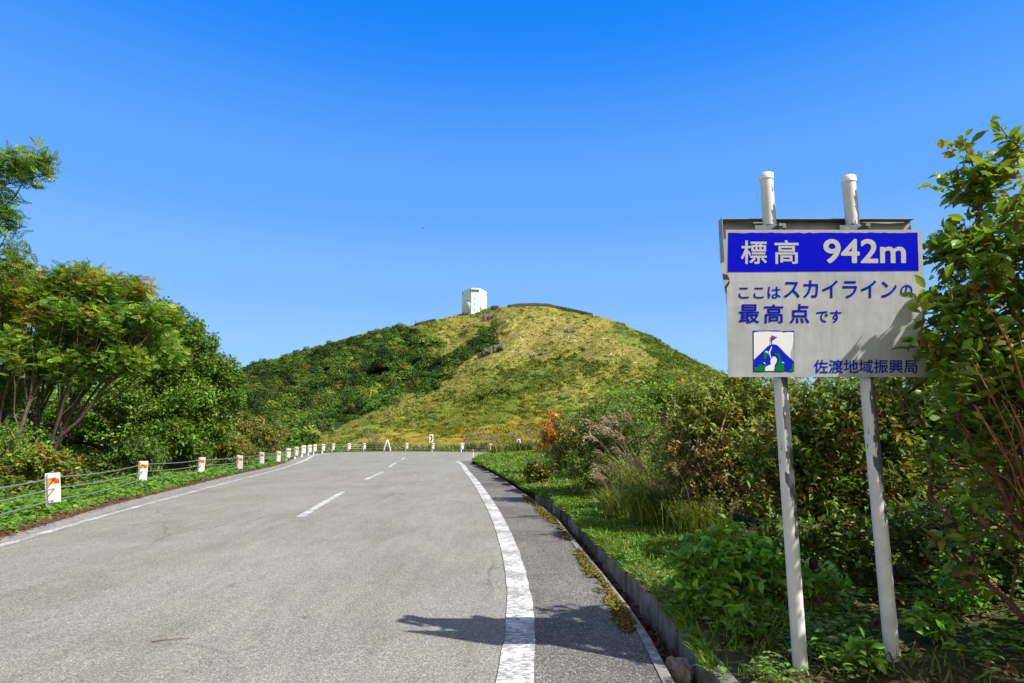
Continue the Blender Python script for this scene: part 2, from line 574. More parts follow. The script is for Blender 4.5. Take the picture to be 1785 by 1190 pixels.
def leafcloud(pos, fwd, up, size, kind, col, width=1.0):
    tv, tf = TM[kind]
    n, k = len(pos), len(tv)
    fwd = unit(fwd)
    side = unit(np.cross(up, fwd))
    nor = np.cross(fwd, side)
    size = np.asarray(size)[:, None, None]
    w = np.broadcast_to(np.asarray(width, float), (n,))[:, None, None]
    V = pos[:, None] + size*(tv[None, :, 0:1]*fwd[:, None] + w*tv[None, :, 1:2]*side[:, None] + tv[None, :, 2:3]*nor[:, None])
    F = tf[None] + (np.arange(n)*k)[:, None, None]
    return V.reshape(-1, 3), F.reshape(-1, 3), np.repeat(col, k, axis=0)

def merge(parts):
    Vs, Fs, Cs, b = [], [], [], 0
    for V, F, C in parts:
        Vs.append(V)
        Fs.append(F+b)
        Cs.append(C)
        b += len(V)
    return np.concatenate(Vs), np.concatenate(Fs), np.concatenate(Cs)

def palette(r, n, pal, weights=None, jit=0.16):
    pal = np.array(pal, float)
    idx = r.choice(len(pal), n, p=None if weights is None else np.array(weights)/np.sum(weights))
    c = pal[idx]*(1+jit*r.standard_normal((n, 1)))
    return np.clip(c*(1+0.06*r.standard_normal((n, 3))), 0.004, 0.9)

def sample_lobes(r, lobes, n, shell=0.42, flat=1.0):
    L = np.array(lobes, float)
    w = L[:, 3]**2
    i = r.choice(len(L), n, p=w/w.sum())
    d = unit(r.standard_normal((n, 3)))
    d[:, 2] *= flat
    return L[i, :3] + d*(L[i, 3]*r.random(n)**shell)[:, None], i

def grow(r, bases, tips, seg=0.35, bow=0.06, r_tip=0.004, power=0.5, rmax=0.2, lead=0.55):
    """a branch tree from the base points to all tips: each tip joins the nearest branch node; returns tube mesh arrays and tip directions"""
    bases = np.atleast_2d(np.array(bases, float))
    order = np.argsort(np.min(np.linalg.norm(tips[:, None]-bases[None], axis=2), axis=1) + 0.4*seg*r.standard_normal(len(tips)))
    cap = len(bases) + len(tips)*14 + 10
    N = np.zeros((cap, 3))
    par = np.full(cap, -1)
    gd = np.zeros(cap)
    nb = len(bases)
    N[:nb] = bases
    cnt = nb
    tipnode = np.zeros(len(tips), int)
    for t in order:
        p = tips[t]
        dv = p - N[:cnt]
        d = np.linalg.norm(dv, axis=1)
        cost = d + lead*0.35*gd[:cnt] + np.where(dv[:, 2] < -0.1, -dv[:, 2]*0.6, 0)
        j = int(np.argmin(cost))
        m = min(12, max(1, int(round(d[j]/seg))))
        a = N[j].copy()
        prev = j
        for q in range(1, m+1):
            if cnt >= cap-1:
                break
            u = q/m
            x = a + (p-a)*u
            if q < m:
                x = x + r.standard_normal(3)*bow*d[j]*0.5 + np.array([0, 0, bow*d[j]*sin(pi*u)*1.5])
            N[cnt] = x
            par[cnt] = prev
            gd[cnt] = gd[prev] + np.linalg.norm(x-N[prev])
            prev = cnt
            cnt += 1
        tipnode[t] = prev
    N, par = N[:cnt], par[:cnt]
    load = np.zeros(cnt)
    np.add.at(load, tipnode, 1.0)
    for i in range(cnt-1, nb-1, -1):
        load[par[i]] += load[i]
    R = np.minimum(r_tip*np.maximum(load, 1)**power, rmax)
    ch = np.arange(nb, cnt)
    A, B = N[par[ch]], N[ch]
    ra = np.minimum(R[par[ch]], R[ch]*1.35)
    rb = R[ch]
    ax = unit(B-A)
    ref = np.where(np.abs(ax[:, 2:3]) > 0.9, np.array([[1., 0, 0]]), np.array([[0., 0, 1]]))
    s1 = unit(np.cross(ax, ref))
    s2 = np.cross(ax, s1)
    k = 5
    an = 2*pi*np.arange(k)/k
    ring = s1[:, None]*np.cos(an)[None, :, None] + s2[:, None]*np.sin(an)[None, :, None]
    V = np.concatenate([A[:, None]+ring*ra[:, None, None], B[:, None]+ring*rb[:, None, None]], axis=1)
    base = np.array([[i, (i+1) % k, k+(i+1) % k, k+i] for i in range(k)])
    F = base[None] + (np.arange(len(ch))*2*k)[:, None, None]
    td = unit(tips - N[np.maximum(par[tipnode], 0)])
    return V.reshape(-1, 3), F.reshape(-1, 4), td

def plant(name, label, cat, base, lobes, seed, tips=500, per=8, size=0.08, kind='simple', pal=None, pw=None, bark='bark',
          bases=None, shell=0.42, flat=1.0, spread=0.16, droop=0.25, r_tip=0.003, power=0.5, rmax=0.12, seg=0.35, group=None,
          tree=False, lm='leaf', tipcol=None, upmix=0.9, bare=0.0, thin=None, extra=None, lead=0.55, width=1.0, gain=1.4):
    r = rnd(seed)
    base = np.array(base, float)
    T, li = sample_lobes(r, lobes, tips, shell, flat)
    root = thing(name, label, cat, tuple(base), 0, group)
    V, F, td = grow(r, bases if bases is not None else [base], T, seg=seg, r_tip=r_tip, power=power, rmax=rmax, lead=lead)
    build('trunk' if tree else 'stem', V, F, M[bark], root, smooth=True, origin=base)
    keep = r.random(len(T)) >= (bare if thin is None else np.interp(T[:, 2], [thin[0]-0.35, thin[0]+0.35], [thin[1], bare]))
    Tk, tk = T[keep], td[keep]
    n = len(Tk)*per
    ti = np.repeat(np.arange(len(Tk)), per)
    u = np.tile(np.arange(per), len(Tk))
    ang = u*2.399 + np.repeat(r.random(len(Tk))*6.28, per)
    ax = tk[ti]
    ref = np.where(np.abs(ax[:, 2:3]) > 0.9, np.array([[1., 0, 0]]), np.array([[0., 0, 1]]))
    s1 = unit(np.cross(ax, ref))
    s2 = np.cross(ax, s1)
    out = s1*np.cos(ang)[:, None] + s2*np.sin(ang)[:, None]
    fwd = out + ax*(0.2+0.9*r.random((n, 1))) + 0.3*r.standard_normal((n, 3))
    fwd[:, 2] = fwd[:, 2]*0.75 - droop*r.random(n)
    along = -spread*(u/per)*1.3
    pos = Tk[ti] + ax*along[:, None] + r.standard_normal((n, 3))*spread*0.22
    up = np.array([[0, 0, upmix]]) + 0.42*r.standard_normal((n, 3)) + 0.35*out
    cl = palette(r, len(Tk), pal, pw, 0.14)
    if tipcol is not None:
        cl = tipcol(r, Tk, cl)
    cl = cl*gain
    c = cl[ti]*(1+0.2*r.standard_normal((n, 1)))*(1+0.06*r.standard_normal((n, 3)))
    sz = size*(0.6+0.6*r.random(n))
    P = [leafcloud(pos, fwd, up, sz, kind, np.clip(c, .004, .9), width)]
    if extra is not None:
        P += extra(r)
    V, F, C = merge(P)
    build('crown' if tree else 'foliage', V, F, M[lm], root, col=C, origin=base)
    return root

# ------------------------------------------------------------------ setting: road, verges, gutter
OUT = np.array([(-2.6, -9), (-4.2, -3), (-5.9, 3), (-7.53, 9.2), (-8.02, 11), (-8.76, 13.7), (-9.47, 17.2), (-10.68, 23.3), (-12.05, 31.3),
                (-13.3, 36.5), (-14.6, 41), (-16.0, 46), (-17.0, 50.5), (-17.1, 54.5), (-16.0, 57.8), (-14.0, 59.7), (-11.5, 60.6), (-8.5, 60.5), (-5, 59.3),
                (-2, 57.3), (2, 54.8), (8, 52), (16, 49.5), (30, 47)], float)
RY = np.array([-9, 0, 2.5, 4, 4.85, 5.62, 6.96, 8.73, 11.4, 14.9, 20.4, 26.3, 31, 34.5, 35.6, 36.6, 39, 43, 45.5], float)
RX = np.array([0.4, 0.8, 0.88, 0.93, 0.97, 0.97, 0.93, 0.86, 0.76, 0.42, -0.24, -1.04, -1.75, -2.25, -2.39, -2.35, -2.4, -2.5, -2.1], float)
def re(y):
    return np.interp(y, RY, RX)

def densify(P, step):
    P = np.asarray(P, float)
    # Catmull-Rom smoothing then even resampling
    Q = []
    for i in range(len(P)-1):
        p0, p1, p2, p3 = P[max(i-1, 0)], P[i], P[i+1], P[min(i+2, len(P)-1)]
        for t in np.linspace(0, 1, 12, endpoint=False):
            Q.append(0.5*((2*p1)+(-p0+p2)*t+(2*p0-5*p1+4*p2-p3)*t*t+(-p0+3*p1-3*p2+p3)*t**3))
    Q.append(P[-1])
    Q = np.array(Q)
    s = np.r_[0, np.cumsum(np.linalg.norm(np.diff(Q, axis=0), axis=1))]
    k = max(2, int(s[-1]/step)+1)
    t = np.linspace(0, s[-1], k)
    return np.c_[np.interp(t, s, Q[:, 0]), np.interp(t, s, Q[:, 1])]

OUTD = densify(OUT, 0.5)
def normals_left(P):
    t = np.gradient(P, axis=0)
    t = unit(t)
    return np.c_[-t[:, 1], t[:, 0]]
OUTN = normals_left(OUTD)
OUTS = np.r_[0, np.cumsum(np.linalg.norm(np.diff(OUTD, axis=0), axis=1))]

def flat_poly(name, pts, z, m):
    pts = [Vector((p[0], p[1], z)) for p in pts]
    tris = tessellate_polygon([pts])
    V = np.array([tuple(p) for p in pts])
    F = []
    for t in tris:
        a, b, c = (V[i] for i in t)
        F.append(list(t) if np.cross(b-a, c-a)[2] > 0 else list(t)[::-1])
    return build(name, V, F, m)

def ribbon(name, P, w, z, m, jit=0.0, seed=1):
    P = densify(P, 0.25)
    N = normals_left(P)
    r = rnd(seed)
    e1 = w/2 + jit*r.standard_normal(len(P))*0.5
    e2 = w/2 + jit*r.standard_normal(len(P))*0.5
    V = np.concatenate([np.c_[P+N*e1[:, None], np.full(len(P), z)], np.c_[P-N*e2[:, None], np.full(len(P), z)]])
    n = len(P)
    F = np.array([[i+n, i+n+1, i+1, i] for i in range(n-1)])
    return V, F

ys = np.concatenate([np.arange(-9, 34.5, 0.5), np.array([34.5, 35.6, 36.6, 38, 39, 41, 43, 45.5])])
inner = [(re(y), y) for y in ys]
road_pts = [tuple(p) for p in OUTD] + [(30, 43), (12, 44.5), (3, 46.5), (0, 46.5)] + inner[::-1]
tag(flat_poly('road', road_pts, 0.0, M['asphalt']), kind='structure')

RLINE = [(-0.6, -3), (-0.2, 1), (-0.03, 3.4), (0.03, 4.2), (0.07, 5.28), (0.04, 6.96), (-0.125, 9.73), (-0.48, 13.7), (-1.2, 20.4), (-2.0, 27), (-2.55, 31.9), (-3.1, 35.7)]
edgeP = densify(RLINE, 0.4)
sh = [tuple(p) for p in edgeP] + [(-3.0, 36.9), (-2.4, 37.1)] + [(re(y), y) for y in np.arange(36, -3.1, -0.5)]
tag(flat_poly('road_shoulder', sh, 0.004, M['shoulder']), kind='structure')

mV, mF, b = [], [], 0
for P, w, z, j, sd in [(RLINE, 0.23, 0.009, 0.008, 1), ([(-3.12, 35.4), (-3.24, 36.6), (-3.05, 37.3), (-2.4, 37.6)], 0.2, 0.0093, 0, 2)]:
    V, F = ribbon('x', P, w, z, None, j, sd)
    mV.append(V); mF.append(F+b); b += len(V)
LL = [(-4.2, -4), (-5.6, 3), (-7.06, 8.64), (-7.43, 10.2), (-7.85, 12.28), (-8.41, 15.32), (-9.35, 20.41), (-10.6, 27.8), (-11.9, 33.9), (-13.0, 38.5), (-14.2, 43), (-15.3, 47),
      (-16.0, 50.5), (-16.05, 54), (-15.2, 56.8), (-13.4, 58.6), (-11.3, 59.5), (-8.6, 59.5), (-5.4, 58.4), (-2.4, 56.6), (1.6, 54), (8, 51.2)]
V, F = ribbon('x', LL[8:], 0.2, 0.0045, None, 0.006, 3)
mV.append(V); mF.append(F+b); b += len(V)
for p, q in [((-3.98, 11.68), (-4.61, 16.87)), ((-5.1, 21.5), (-5.5, 26.2)), ((-6.05, 30.3), (-6.6, 34.8)), ((-7.1, 39.5), (-7.6, 43.5)), ((-7.3, 48), (-6.4, 51.5))]:
    V, F = ribbon('x', [p, q], 0.15, 0.0045, None, 0.006, 4)
    mV.append(V); mF.append(F+b); b += len(V)
for p, q in [((-5.0, 26.8), (-3.9, 26.9)), ((-5.3, 47.5), (-2.9, 48.0)), ((-8.6, 46), (-6.6, 46.3))]:
    V, F = ribbon('x', [p, q], 0.12, 0.0045, None, 0.01, 5)
    mV.append(V); mF.append(F+b); b += len(V)
tag(build('road_marking', np.concatenate(mV), np.concatenate(mF), M['paint']), kind='structure')
V, F = ribbon('x', LL[:9], 0.15, 0.0047, None, 0.012, 6)
tag(build('road_marking', V, F, M['paint_worn']), kind='structure')

# concrete edge strip outside the worn line
V = np.concatenate([np.c_[OUTD - OUTN*0.38, np.full(len(OUTD), 0.0035)], np.c_[OUTD + OUTN*0.05, np.full(len(OUTD), 0.0035)]])
n = len(OUTD)
tag(build('road_edge', V[:], np.array([[i, i+1, i+n+1, i+n] for i in range(n-1)])[:, ::-1], M['concrete']), kind='structure')

def zl(o):      # height of the ground outside the outer road edge, by distance from it
    return np.interp(o, [0, .3, 1.2, 2.6, 5, 9, 16, 30, 60], [-0.03, 0.03, 0.05, -0.02, 0.02, -0.3, -1.5, -6, -18])
offs = np.array([-0.3, 0, .3, .7, 1.2, 1.9, 2.6, 3.6, 5, 7, 9, 12, 16, 22, 30, 60])
st = OUTD[::2]; sn = OUTN[::2]
G = st[:, None] + sn[:, None]*offs[None, :, None]
Z = np.broadcast_to(zl(np.maximum(offs, 0)), G.shape[:2]).copy()
Z[:, 0] = -0.06
V = np.c_[G.reshape(-1, 2), Z.ravel()]
far = np.clip((V[:, 1]-50)/10, 0, 1)
V[:, 2] = np.where(V[:, 2] < -0.2, V[:, 2]*(1-0.45*far), V[:, 2])
V[:, 2] += (fbm(V[:, :2]*0.9, 5)-0.5)*0.12*(np.tile(offs, len(st)) > 0.2)
a, bb = G.shape[:2]
F = np.array([[i*bb+j, i*bb+j+1, (i+1)*bb+j+1, (i+1)*bb+j] for i in range(a-1) for j in range(bb-1)])
o_ = np.tile(offs, a)[:, None]
c = np.where(o_ < 0.5, np.array([[0.10, 0.06, 0.035]]), np.array([[0.05, 0.07, 0.02]]))
tag(build('verge', V, F, M['verge'], col=c, smooth=True), kind='structure')

WALL = 0.25      # distance of the block wall from the road edge
def zr(o):       # height of the bank, by distance from the block wall
    return np.interp(o, [0, .12, .5, 1.2, 2.2, 4, 8, 20], [0.10, .105, .12, .19, .33, .55, .7, .5])
def bank_z(x, y):
    o = x - (re(y)+WALL)
    z = zr(o)
    return z*np.interp(y, [34, 40, 47], [1, 0.8, 0.1]) + (fbm(np.c_[x, y]*1.3, 9)-0.5)*0.08*np.clip(o*3, 0, 1)
yy = np.concatenate([np.arange(-9, 34, 0.5), np.arange(34, 47.1, 1.0)])
oo = np.array([0.116, 0.119, .16, .25, .45, .8, 1.2, 1.7, 2.3, 3, 4, 6, 9, 14, 25])
X = re(yy)[:, None] + WALL + oo[None]
Y = np.broadcast_to(yy[:, None], X.shape)
V = np.c_[X.ravel(), Y.ravel(), bank_z(X.ravel(), Y.ravel())]
a, bb = X.shape
V[0::bb, 2] = -0.2
F = np.array([[i*bb+j, i*bb+j+1, (i+1)*bb+j+1, (i+1)*bb+j] for i in range(a-1) for j in range(bb-1)])
patch_w = np.clip((fbm(V[:, :2]*2.2, 31)-0.42)*6, 0, 1)[:, None]  # random green patches over the brown soil
c = (1-patch_w)*np.array([[0.055, 0.04, 0.024]]) + patch_w*np.array([[0.05, 0.075, 0.02]])
tag(build('verge', V, F, M['verge'], col=c, smooth=True), kind='structure')

# gutter: edge strip, floor with leaf mould
yg = np.arange(-6, 34, 0.4)
def strip(name, o0, o1, z0, z1, m, lip=None):
    V = np.concatenate([np.c_[re(yg)+o0, yg, np.full(len(yg), z0)], np.c_[re(yg)+o1, yg, np.full(len(yg), z1)]])
    n = len(yg)
    F = [[i, i+n, i+n+1, i+1] for i in range(n-1)]
    if lip is not None:
        V = np.concatenate([V, np.c_[re(yg)+o1+0.005, yg, np.full(len(yg), lip)]])
        F += [[i+n, i+2*n, i+2*n+1, i+n+1] for i in range(n-1)]
    return tag(build(name, V, F, m), kind='structure')
strip('gutter_edge', -0.005, 0.065, 0.012, 0.012, M['concrete'], -0.2)
strip('gutter_floor', 0.0, 0.4, -0.15, -0.15, M['soil'])

# base sheet that reaches the horizon
k = 64
V = np.array([(0, 0, -40)] + [(9000*cos(2*pi*i/k), 9000*sin(2*pi*i/k), -40) for i in range(k)])
tag(build('ground', V, [[0, i+1, (i+1) % k+1] for i in range(k)], m_plain('far_ground', (0.06, 0.10, 0.025), 1, 0, 0.3, 0.01)), kind='structure')

# ------------------------------------------------------------------ the hill
# silhouette and cover in bearing units: q = 1050*X/Y, h = 1050*(Z-1.5)/Y
SIL = np.array([(-760, -30), (-640, 20), (-560, 76), (-512, 104), (-452, 126), (-402, 138), (-371, 149), (-321, 162), (-283, 174), (-245, 184), (-220, 188), (-182, 193), (-144, 202), (-94, 214),
                (-45, 225), (0, 229), (31, 231), (62, 230), (100, 222), (142, 213), (165, 208), (191, 199), (216, 188), (240, 177), (260, 167), (294, 146), (325, 129), (343, 122), (420, 84), (520, 30), (640, -20), (760, -35)], float)
SIL[:, 1] += 0.0
def et(q):
    return np.interp(q, SIL[:, 0], SIL[:, 1])
POLY = {
 'forest': [(-540, 150), (-452, 130), (-332, 157), (-252, 178), (-192, 195), (-178, 172), (-122, 170), (-148, 136), (-200, 96), (-160, 112), (-92, 140), (-48, 186), (-22, 186), (-30, 156),
            (-62, 136), (-92, 110), (-172, 70), (-232, 46), (-302, 12), (-372, -30), (-600, -40), (-640, 100)],
 'flank': [(150, 220), (208, 196), (258, 168), (338, 130), (430, 80), (430, -40), (108, -40), (38, -15), (68, 20), (118, 45), (208, 70), (258, 100), (248, 135), (212, 170)],
 'band': [(-42, 108), (38, 126), (118, 132), (198, 131), (208, 118), (110, 110), (120, 96), (10, 72), (-22, 60), (-62, 70), (-92, 62), (-130, 45), (-60, 80)],
 'low': [(-255, 14), (-132, 55), (-42, 70), (68, 60), (118, 72), (38, 40), (-12, 14), (-110, 18), (-190, 4)],
 'gold': [(-300, -30), (-200, 5), (-120, 40), (-40, 62), (40, 66), (70, 50), (60, 20), (20, -20), (-60, -40)],
 'tan': [(-130, 180), (-60, 215), (20, 226), (100, 215), (190, 165), (240, 130), (130, 138), (20, 132), (-60, 120), (-40, 150), (-20, 185), (-80, 195)],
 'pale': [(-62, 17), (-35, 27), (-12, 33), (-18, 27), (-44, 16)],
}
def streak(q, h, seed):      # relief and cover drawn out along the fall of the spur
    return fbm(np.c_[(q*0.5-h*0.87)*0.045, (q*0.87+h*0.5)*0.013], seed, 4)
def hillY(q, t):
    """distance of the slope seen at bearing q, t = 0 at the foot .. 1 on the ridge"""
    h = -38 + (et(q)+38)*t
    # the gully: left of the spur line the ground lies further back
    sx = np.interp(h, [-40, 0, 30, 70, 110, 140, 160, 200, 240], [-360, -310, -262, -176, -96, -44, -32, -20, -20])
    push = 1/(1+np.exp(np.clip((q-sx)/9.0, -40, 40)))
    Yb = 85 + 300*np.clip(t, 0, None)**0.85 + 120*t**3
    P = np.c_[q*0.012, h*0.018]
    Yb = Yb*(1 + 0.12*(fbm(P, 3, 4)-0.5) + 0.20*(streak(q, h, 45)-0.5)*np.clip(t*3, 0, 1)*np.clip((1-t)*5, 0, 1)) + push*(95*(1-t)**0.7*np.clip(t*3, 0, 1)+ 18*(1-t))
    P2 = np.c_[q*0.03+h*0.012, h*0.02]
    Yb = Yb + push*(vnoise(P2, 77)-0.5)*55*np.clip(t*4, 0, 1)*(1-t)**0.5
    return Yb
def hill_pt(q, t):
    Yv = hillY(q, t)
    h = -38 + (et(q)+38)*t
    return np.c_[q/1050*Yv, Yv, 1.5+h/1050*Yv], h
def cover(q, h, seed=0, amp=24):
    P = np.c_[q*0.045, h*0.06]
    qj = q + (fbm(P, 11+seed)-0.5)*2*amp + (fbm(P*4, 13+seed, 2)-0.5)*14
    hj = h + (fbm(P, 12+seed)-0.5)*2*amp*0.8 + (fbm(P*4, 14+seed, 2)-0.5)*10
    return {k: inside(qj, hj, p) for k, p in POLY.items()}
nq, nt = 760, 210
qs = np.linspace(-760, 760, nq)
ts = np.linspace(0, 1, nt)**1.0
QQ, TT = np.meshgrid(qs, ts)
V, H = hill_pt(QQ.ravel(), TT.ravel())
q = QQ.ravel()
cv = cover(q, H)
n1 = (0.5*fbm(np.c_[q*0.11, H*0.22], 41, 4) + 0.5*streak(q, H, 45))[:, None]
n1 = np.clip((n1-0.5)*1.7+0.5, 0, 1)
n2 = fbm(np.c_[q*0.02, H*0.05], 43, 3)[:, None]
c = np.array([[0.16, 0.165, 0.03]])*(1-n1) + np.array([[0.25, 0.215, 0.05]])*n1
c = np.where(n2 > 0.56, c*np.array([[0.7, 0.9, 0.7]]), c)
for key, c0, c1 in (('tan', (0.17, 0.165, 0.035), (0.25, 0.21, 0.06)), ('gold', (0.15, 0.13, 0.014), (0.24, 0.18, 0.025)), ('pale', (0.36, 0.29, 0.15), (0.45, 0.38, 0.24)),
                    ('band', (0.07, 0.10, 0.014), (0.12, 0.14, 0.025)), ('low', (0.09, 0.12, 0.012), (0.14, 0.15, 0.02)),
                    ('flank', (0.055, 0.085, 0.012), (0.10, 0.13, 0.02)), ('forest', (0.02, 0.04, 0.01), (0.03, 0.06, 0.012))):
    w = np.clip((n1-0.3)*2.5, 0, 1)
    c = np.where(cv[key][:, None], np.array([c0])*(1-w)+np.array([c1])*w, c)
bare = (fbm(np.c_[q*0.2, H*0.4], 61, 3) > 0.76) & (cv['tan'] | cv['pale'])
c = np.where(bare[:, None], np.array([[0.36, 0.32, 0.25]]), c)
V[:, 2] += (fbm(V*0.15, 21, 3)-0.5)*2.2*np.clip(1.2-TT.ravel(), 0.15, 1)
# the far side of the hill
top = V[-nq:].copy()
rows = [V]
cols = [c]
for dy, dz in ((0.05, -4), (0.18, -24), (0.5, -90), (0.9, -160)):
    e = top.copy()
    e[:, :2] *= 1+dy
    e[:, 2] = np.maximum(top[:, 2] + dz, -45)
    rows.append(e)
    cols.append(c[-nq:])
V = np.concatenate(rows)
c = np.concatenate(cols)
R_ = nt+4
I = np.arange(R_-1)[:, None]*nq + np.arange(nq-1)[None]
F = np.stack([I, I+1, I+nq+1, I+nq], axis=-1).reshape(-1, 4)
tag(build('hill', V, F, M['hill'], col=c, smooth=True), kind='structure')

def dome_cards(r, ctr, rad, per, size, col, squash=0.8, jit=0.45, kind='card'):
    """leafy dome crowns: many small leaf-clump faces round each centre, most facing outwards"""
    n = len(ctr)
    N = n*per
    d = unit(r.standard_normal((N, 3)))
    d[:, 2] = np.abs(d[:, 2])*1.0 - 0.12
    d = unit(d)
    i = np.repeat(np.arange(n), per)
    lump = 0.78 + 0.4*vnoise(d*2.3 + (i*7.13)[:, None], 5)
    pos = ctr[i] + d*np.array([[1, 1, squash]])*(rad[i]*lump*(0.75+0.25*r.random(N)))[:, None]
    nor = unit(d + jit*r.standard_normal((N, 3)) + np.array([[0, 0, 0.35]]))
    tv = unit(np.cross(nor, r.standard_normal((N, 3))))
    sz = size[i]*(0.6+0.8*r.random(N))
    cc = col[i]*(1+0.2*r.standard_normal((N, 1)))
    return leafcloud(pos - tv*sz[:, None]*0.5, tv, nor, sz, kind, np.clip(cc, .004, .9))

r = rnd(101)
# the wood on the shaded side
n = 9000
q = r.uniform(-640, 30, n)
t = r.random(n)
P, h = hill_pt(q, t)
ok = cover(q, h, 0, 22)['forest']
sub = r.random(n) < np.clip((P[:, 1]/260)**1.2, 0.2, 1)*0.62
ok &= sub & (t < 0.997)
P, h, q = P[ok], h[ok], q[ok]
rad = 1.3+3.6*r.random(len(P))**2.0*np.clip(P[:, 1]/300, 0.75, 1.15)*np.where(h > et(q)-8, 0.62, 1.0)
P[:, 2] += rad*0.25
col = palette(r, len(P), [(0.038, 0.09, 0.013), (0.062, 0.13, 0.016), (0.028, 0.066, 0.015), (0.115, 0.155, 0.02), (0.085, 0.085, 0.02)], [4, 4, 2.5, 2.4, .8], 0.3)
patch_w = np.clip((0.5*streak(q, h, 47)+0.5*fbm(np.c_[q*0.03, h*0.05], 48, 3)-0.40)*5, 0, 1)[:, None]  # random streaky patches of paler, yellower green crowns
col = col*(0.75+0.6*patch_w) + patch_w*np.array([[0.03, 0.03, 0.0]])*r.random((len(P), 1))
VFC = dome_cards(r, P, rad, 150, np.clip(rad*0.26, 0.45, 1.1), col, 0.85, 0.5)
tag(build('hill_forest', *VFC[:2], M['leaf_far'], col=VFC[2]), 'dense dark green wood filling the gully side of the grassy hill', 'forest', kind='stuff')
# scrub on the flank, in the bands and scattered over the grass
n = 30000
q = r.uniform(-420, 560, n)
t = r.random(n)**0.8
P, h = hill_pt(q, t)
cv = cover(q, h, 0, 24)
w = np.where(cv['flank'], 1.0, np.where(cv['band'] | cv['low'], 0.75, np.where(cv['gold'], 0.3, np.where(cv['tan'], 0.05, 0.24))))
pn = 0.5*fbm(np.c_[q*0.03, h*0.07], 87, 3)+0.5*streak(q, h, 89)
w = w*np.clip((pn-0.38)*7, 0.08, 1.6)*np.clip((P[:, 1]/260)**1.3, 0.22, 1)
ok = (r.random(n) < w) & ~cv['forest'] & (t < 0.998)
P, h, q = P[ok], h[ok], q[ok]
fl = cv['flank'][ok]
rad = r.uniform(0.5, 1.7, len(P))*np.where(fl, 1.6, 1.0)*np.clip(P[:, 1]/260, 0.5, 1.1)
col = palette(r, len(P), [(0.07, 0.125, 0.012), (0.105, 0.16, 0.015), (0.055, 0.095, 0.014), (0.165, 0.18, 0.02), (0.19, 0.12, 0.016)], [4, 4, 3, 3, 0.5], 0.22)
VFC = dome_cards(r, P, rad, 46, np.clip(rad*0.42, 0.25, 0.8), col, 0.62, 0.5)
tag(build('hill_shrubs', *VFC[:2], M['leaf_far'], col=VFC[2]), 'low green scrub scattered over the grassy hillside', 'shrubs', kind='stuff')
# rough grass over the open slope
n = 84000
q = r.uniform(-420, 420, n)
t = r.random(n)
t[52000:] *= 0.22
P, h = hill_pt(q, t)
cv = cover(q, h, 0, 24)
ok = ~cv['forest'] & ~(cv['flank'] & (r.random(n) < 0.7)) & (t < 0.995)
P, h, q, = P[ok], h[ok], q[ok]
g, tn = cv['gold'][ok], cv['tan'][ok]
N = len(P)
col = palette(r, N, [(0.205, 0.195, 0.032), (0.165, 0.18, 0.025), (0.245, 0.21, 0.045)], None, 0.1)
cg = palette(r, N, [(0.29, 0.20, 0.018), (0.25, 0.20, 0.022), (0.16, 0.17, 0.018), (0.31, 0.16, 0.014)], [4, 4, 5, .5], 0.15)
ctn = palette(r, N, [(0.225, 0.20, 0.045), (0.19, 0.185, 0.035), (0.26, 0.215, 0.06)], None, 0.1)
col = np.where(g[:, None], cg, np.where(tn[:, None], ctn, col))
dk = np.clip((0.5*fbm(np.c_[q*0.06, h*0.13], 97, 3)+0.5*streak(q, h, 98)-0.43)*9, 0, 1)[:, None]
col = col*(dk + (1-dk)*np.array([[0.62, 0.85, 0.6]]))
k = 3
i = np.repeat(np.arange(N), k)
sc_ = np.clip(P[i, 1]/230, 0.6, 1.3)
pos = P[i] + np.c_[r.standard_normal((N*k, 2))*0.55, np.full(N*k, -0.12)]
fw = np.c_[r.standard_normal((N*k, 2)), np.full(N*k, 0.45)]
VFC = leafcloud(pos, fw, np.c_[0.45*r.standard_normal((N*k, 2)), np.ones(N*k)] + np.array([[0, -0.3, 0]]), sc_*r.uniform(0.45, 1.0, N*k), 'card', np.clip(col[i]*(1+.08*r.standard_normal((N*k, 1))), .01, .9), 0.7)
tag(build('hill_grass', *VFC[:2], M['leaf_far'], col=VFC[2]), 'rough yellow and olive grass covering the open hillside', 'grass', kind='stuff')

def on_hill(q, h):
    q = np.atleast_1d(float(q)); t = (h+38)/(et(q)+38)
    return hill_pt(q, np.minimum(t, 1.0))[0][0]

def blob_rock(seed, parts, m, name='rock'):
    """several fractured boulders grown into one outcrop: parts = (x, y, z, rx, ry, rz)"""
    mb_V, mb_F, b = [], [], 0
    for k, (x, y, z, rx, ry, rz) in enumerate(parts):
        bm = bmesh.new()
        bmesh.ops.create_icosphere(bm, subdivisions=3, radius=1)
        bm.verts.index_update()
        D = np.array([v.co[:] for v in bm.verts])
        Fq = np.array([[v.index for v in f.verts] for f in bm.faces])
        bm.free()
        cells = np.floor(D*2.2+vnoise(D*2+k*9, seed)[:, None]*2)/2.2
        L = 0.78 + 0.9*(fbm(D*1.9+k*5.3, seed+k, 4)-0.5) + 0.35*(vnoise(cells*3, seed+k)-0.5)
        Vv = D*L[:, None]*np.array([rx, ry, rz]) + np.array([x, y, z])
        mb_V.append(Vv); mb_F.append(Fq+b); b += len(Vv)
    return np.concatenate(mb_V), np.concatenate(mb_F)

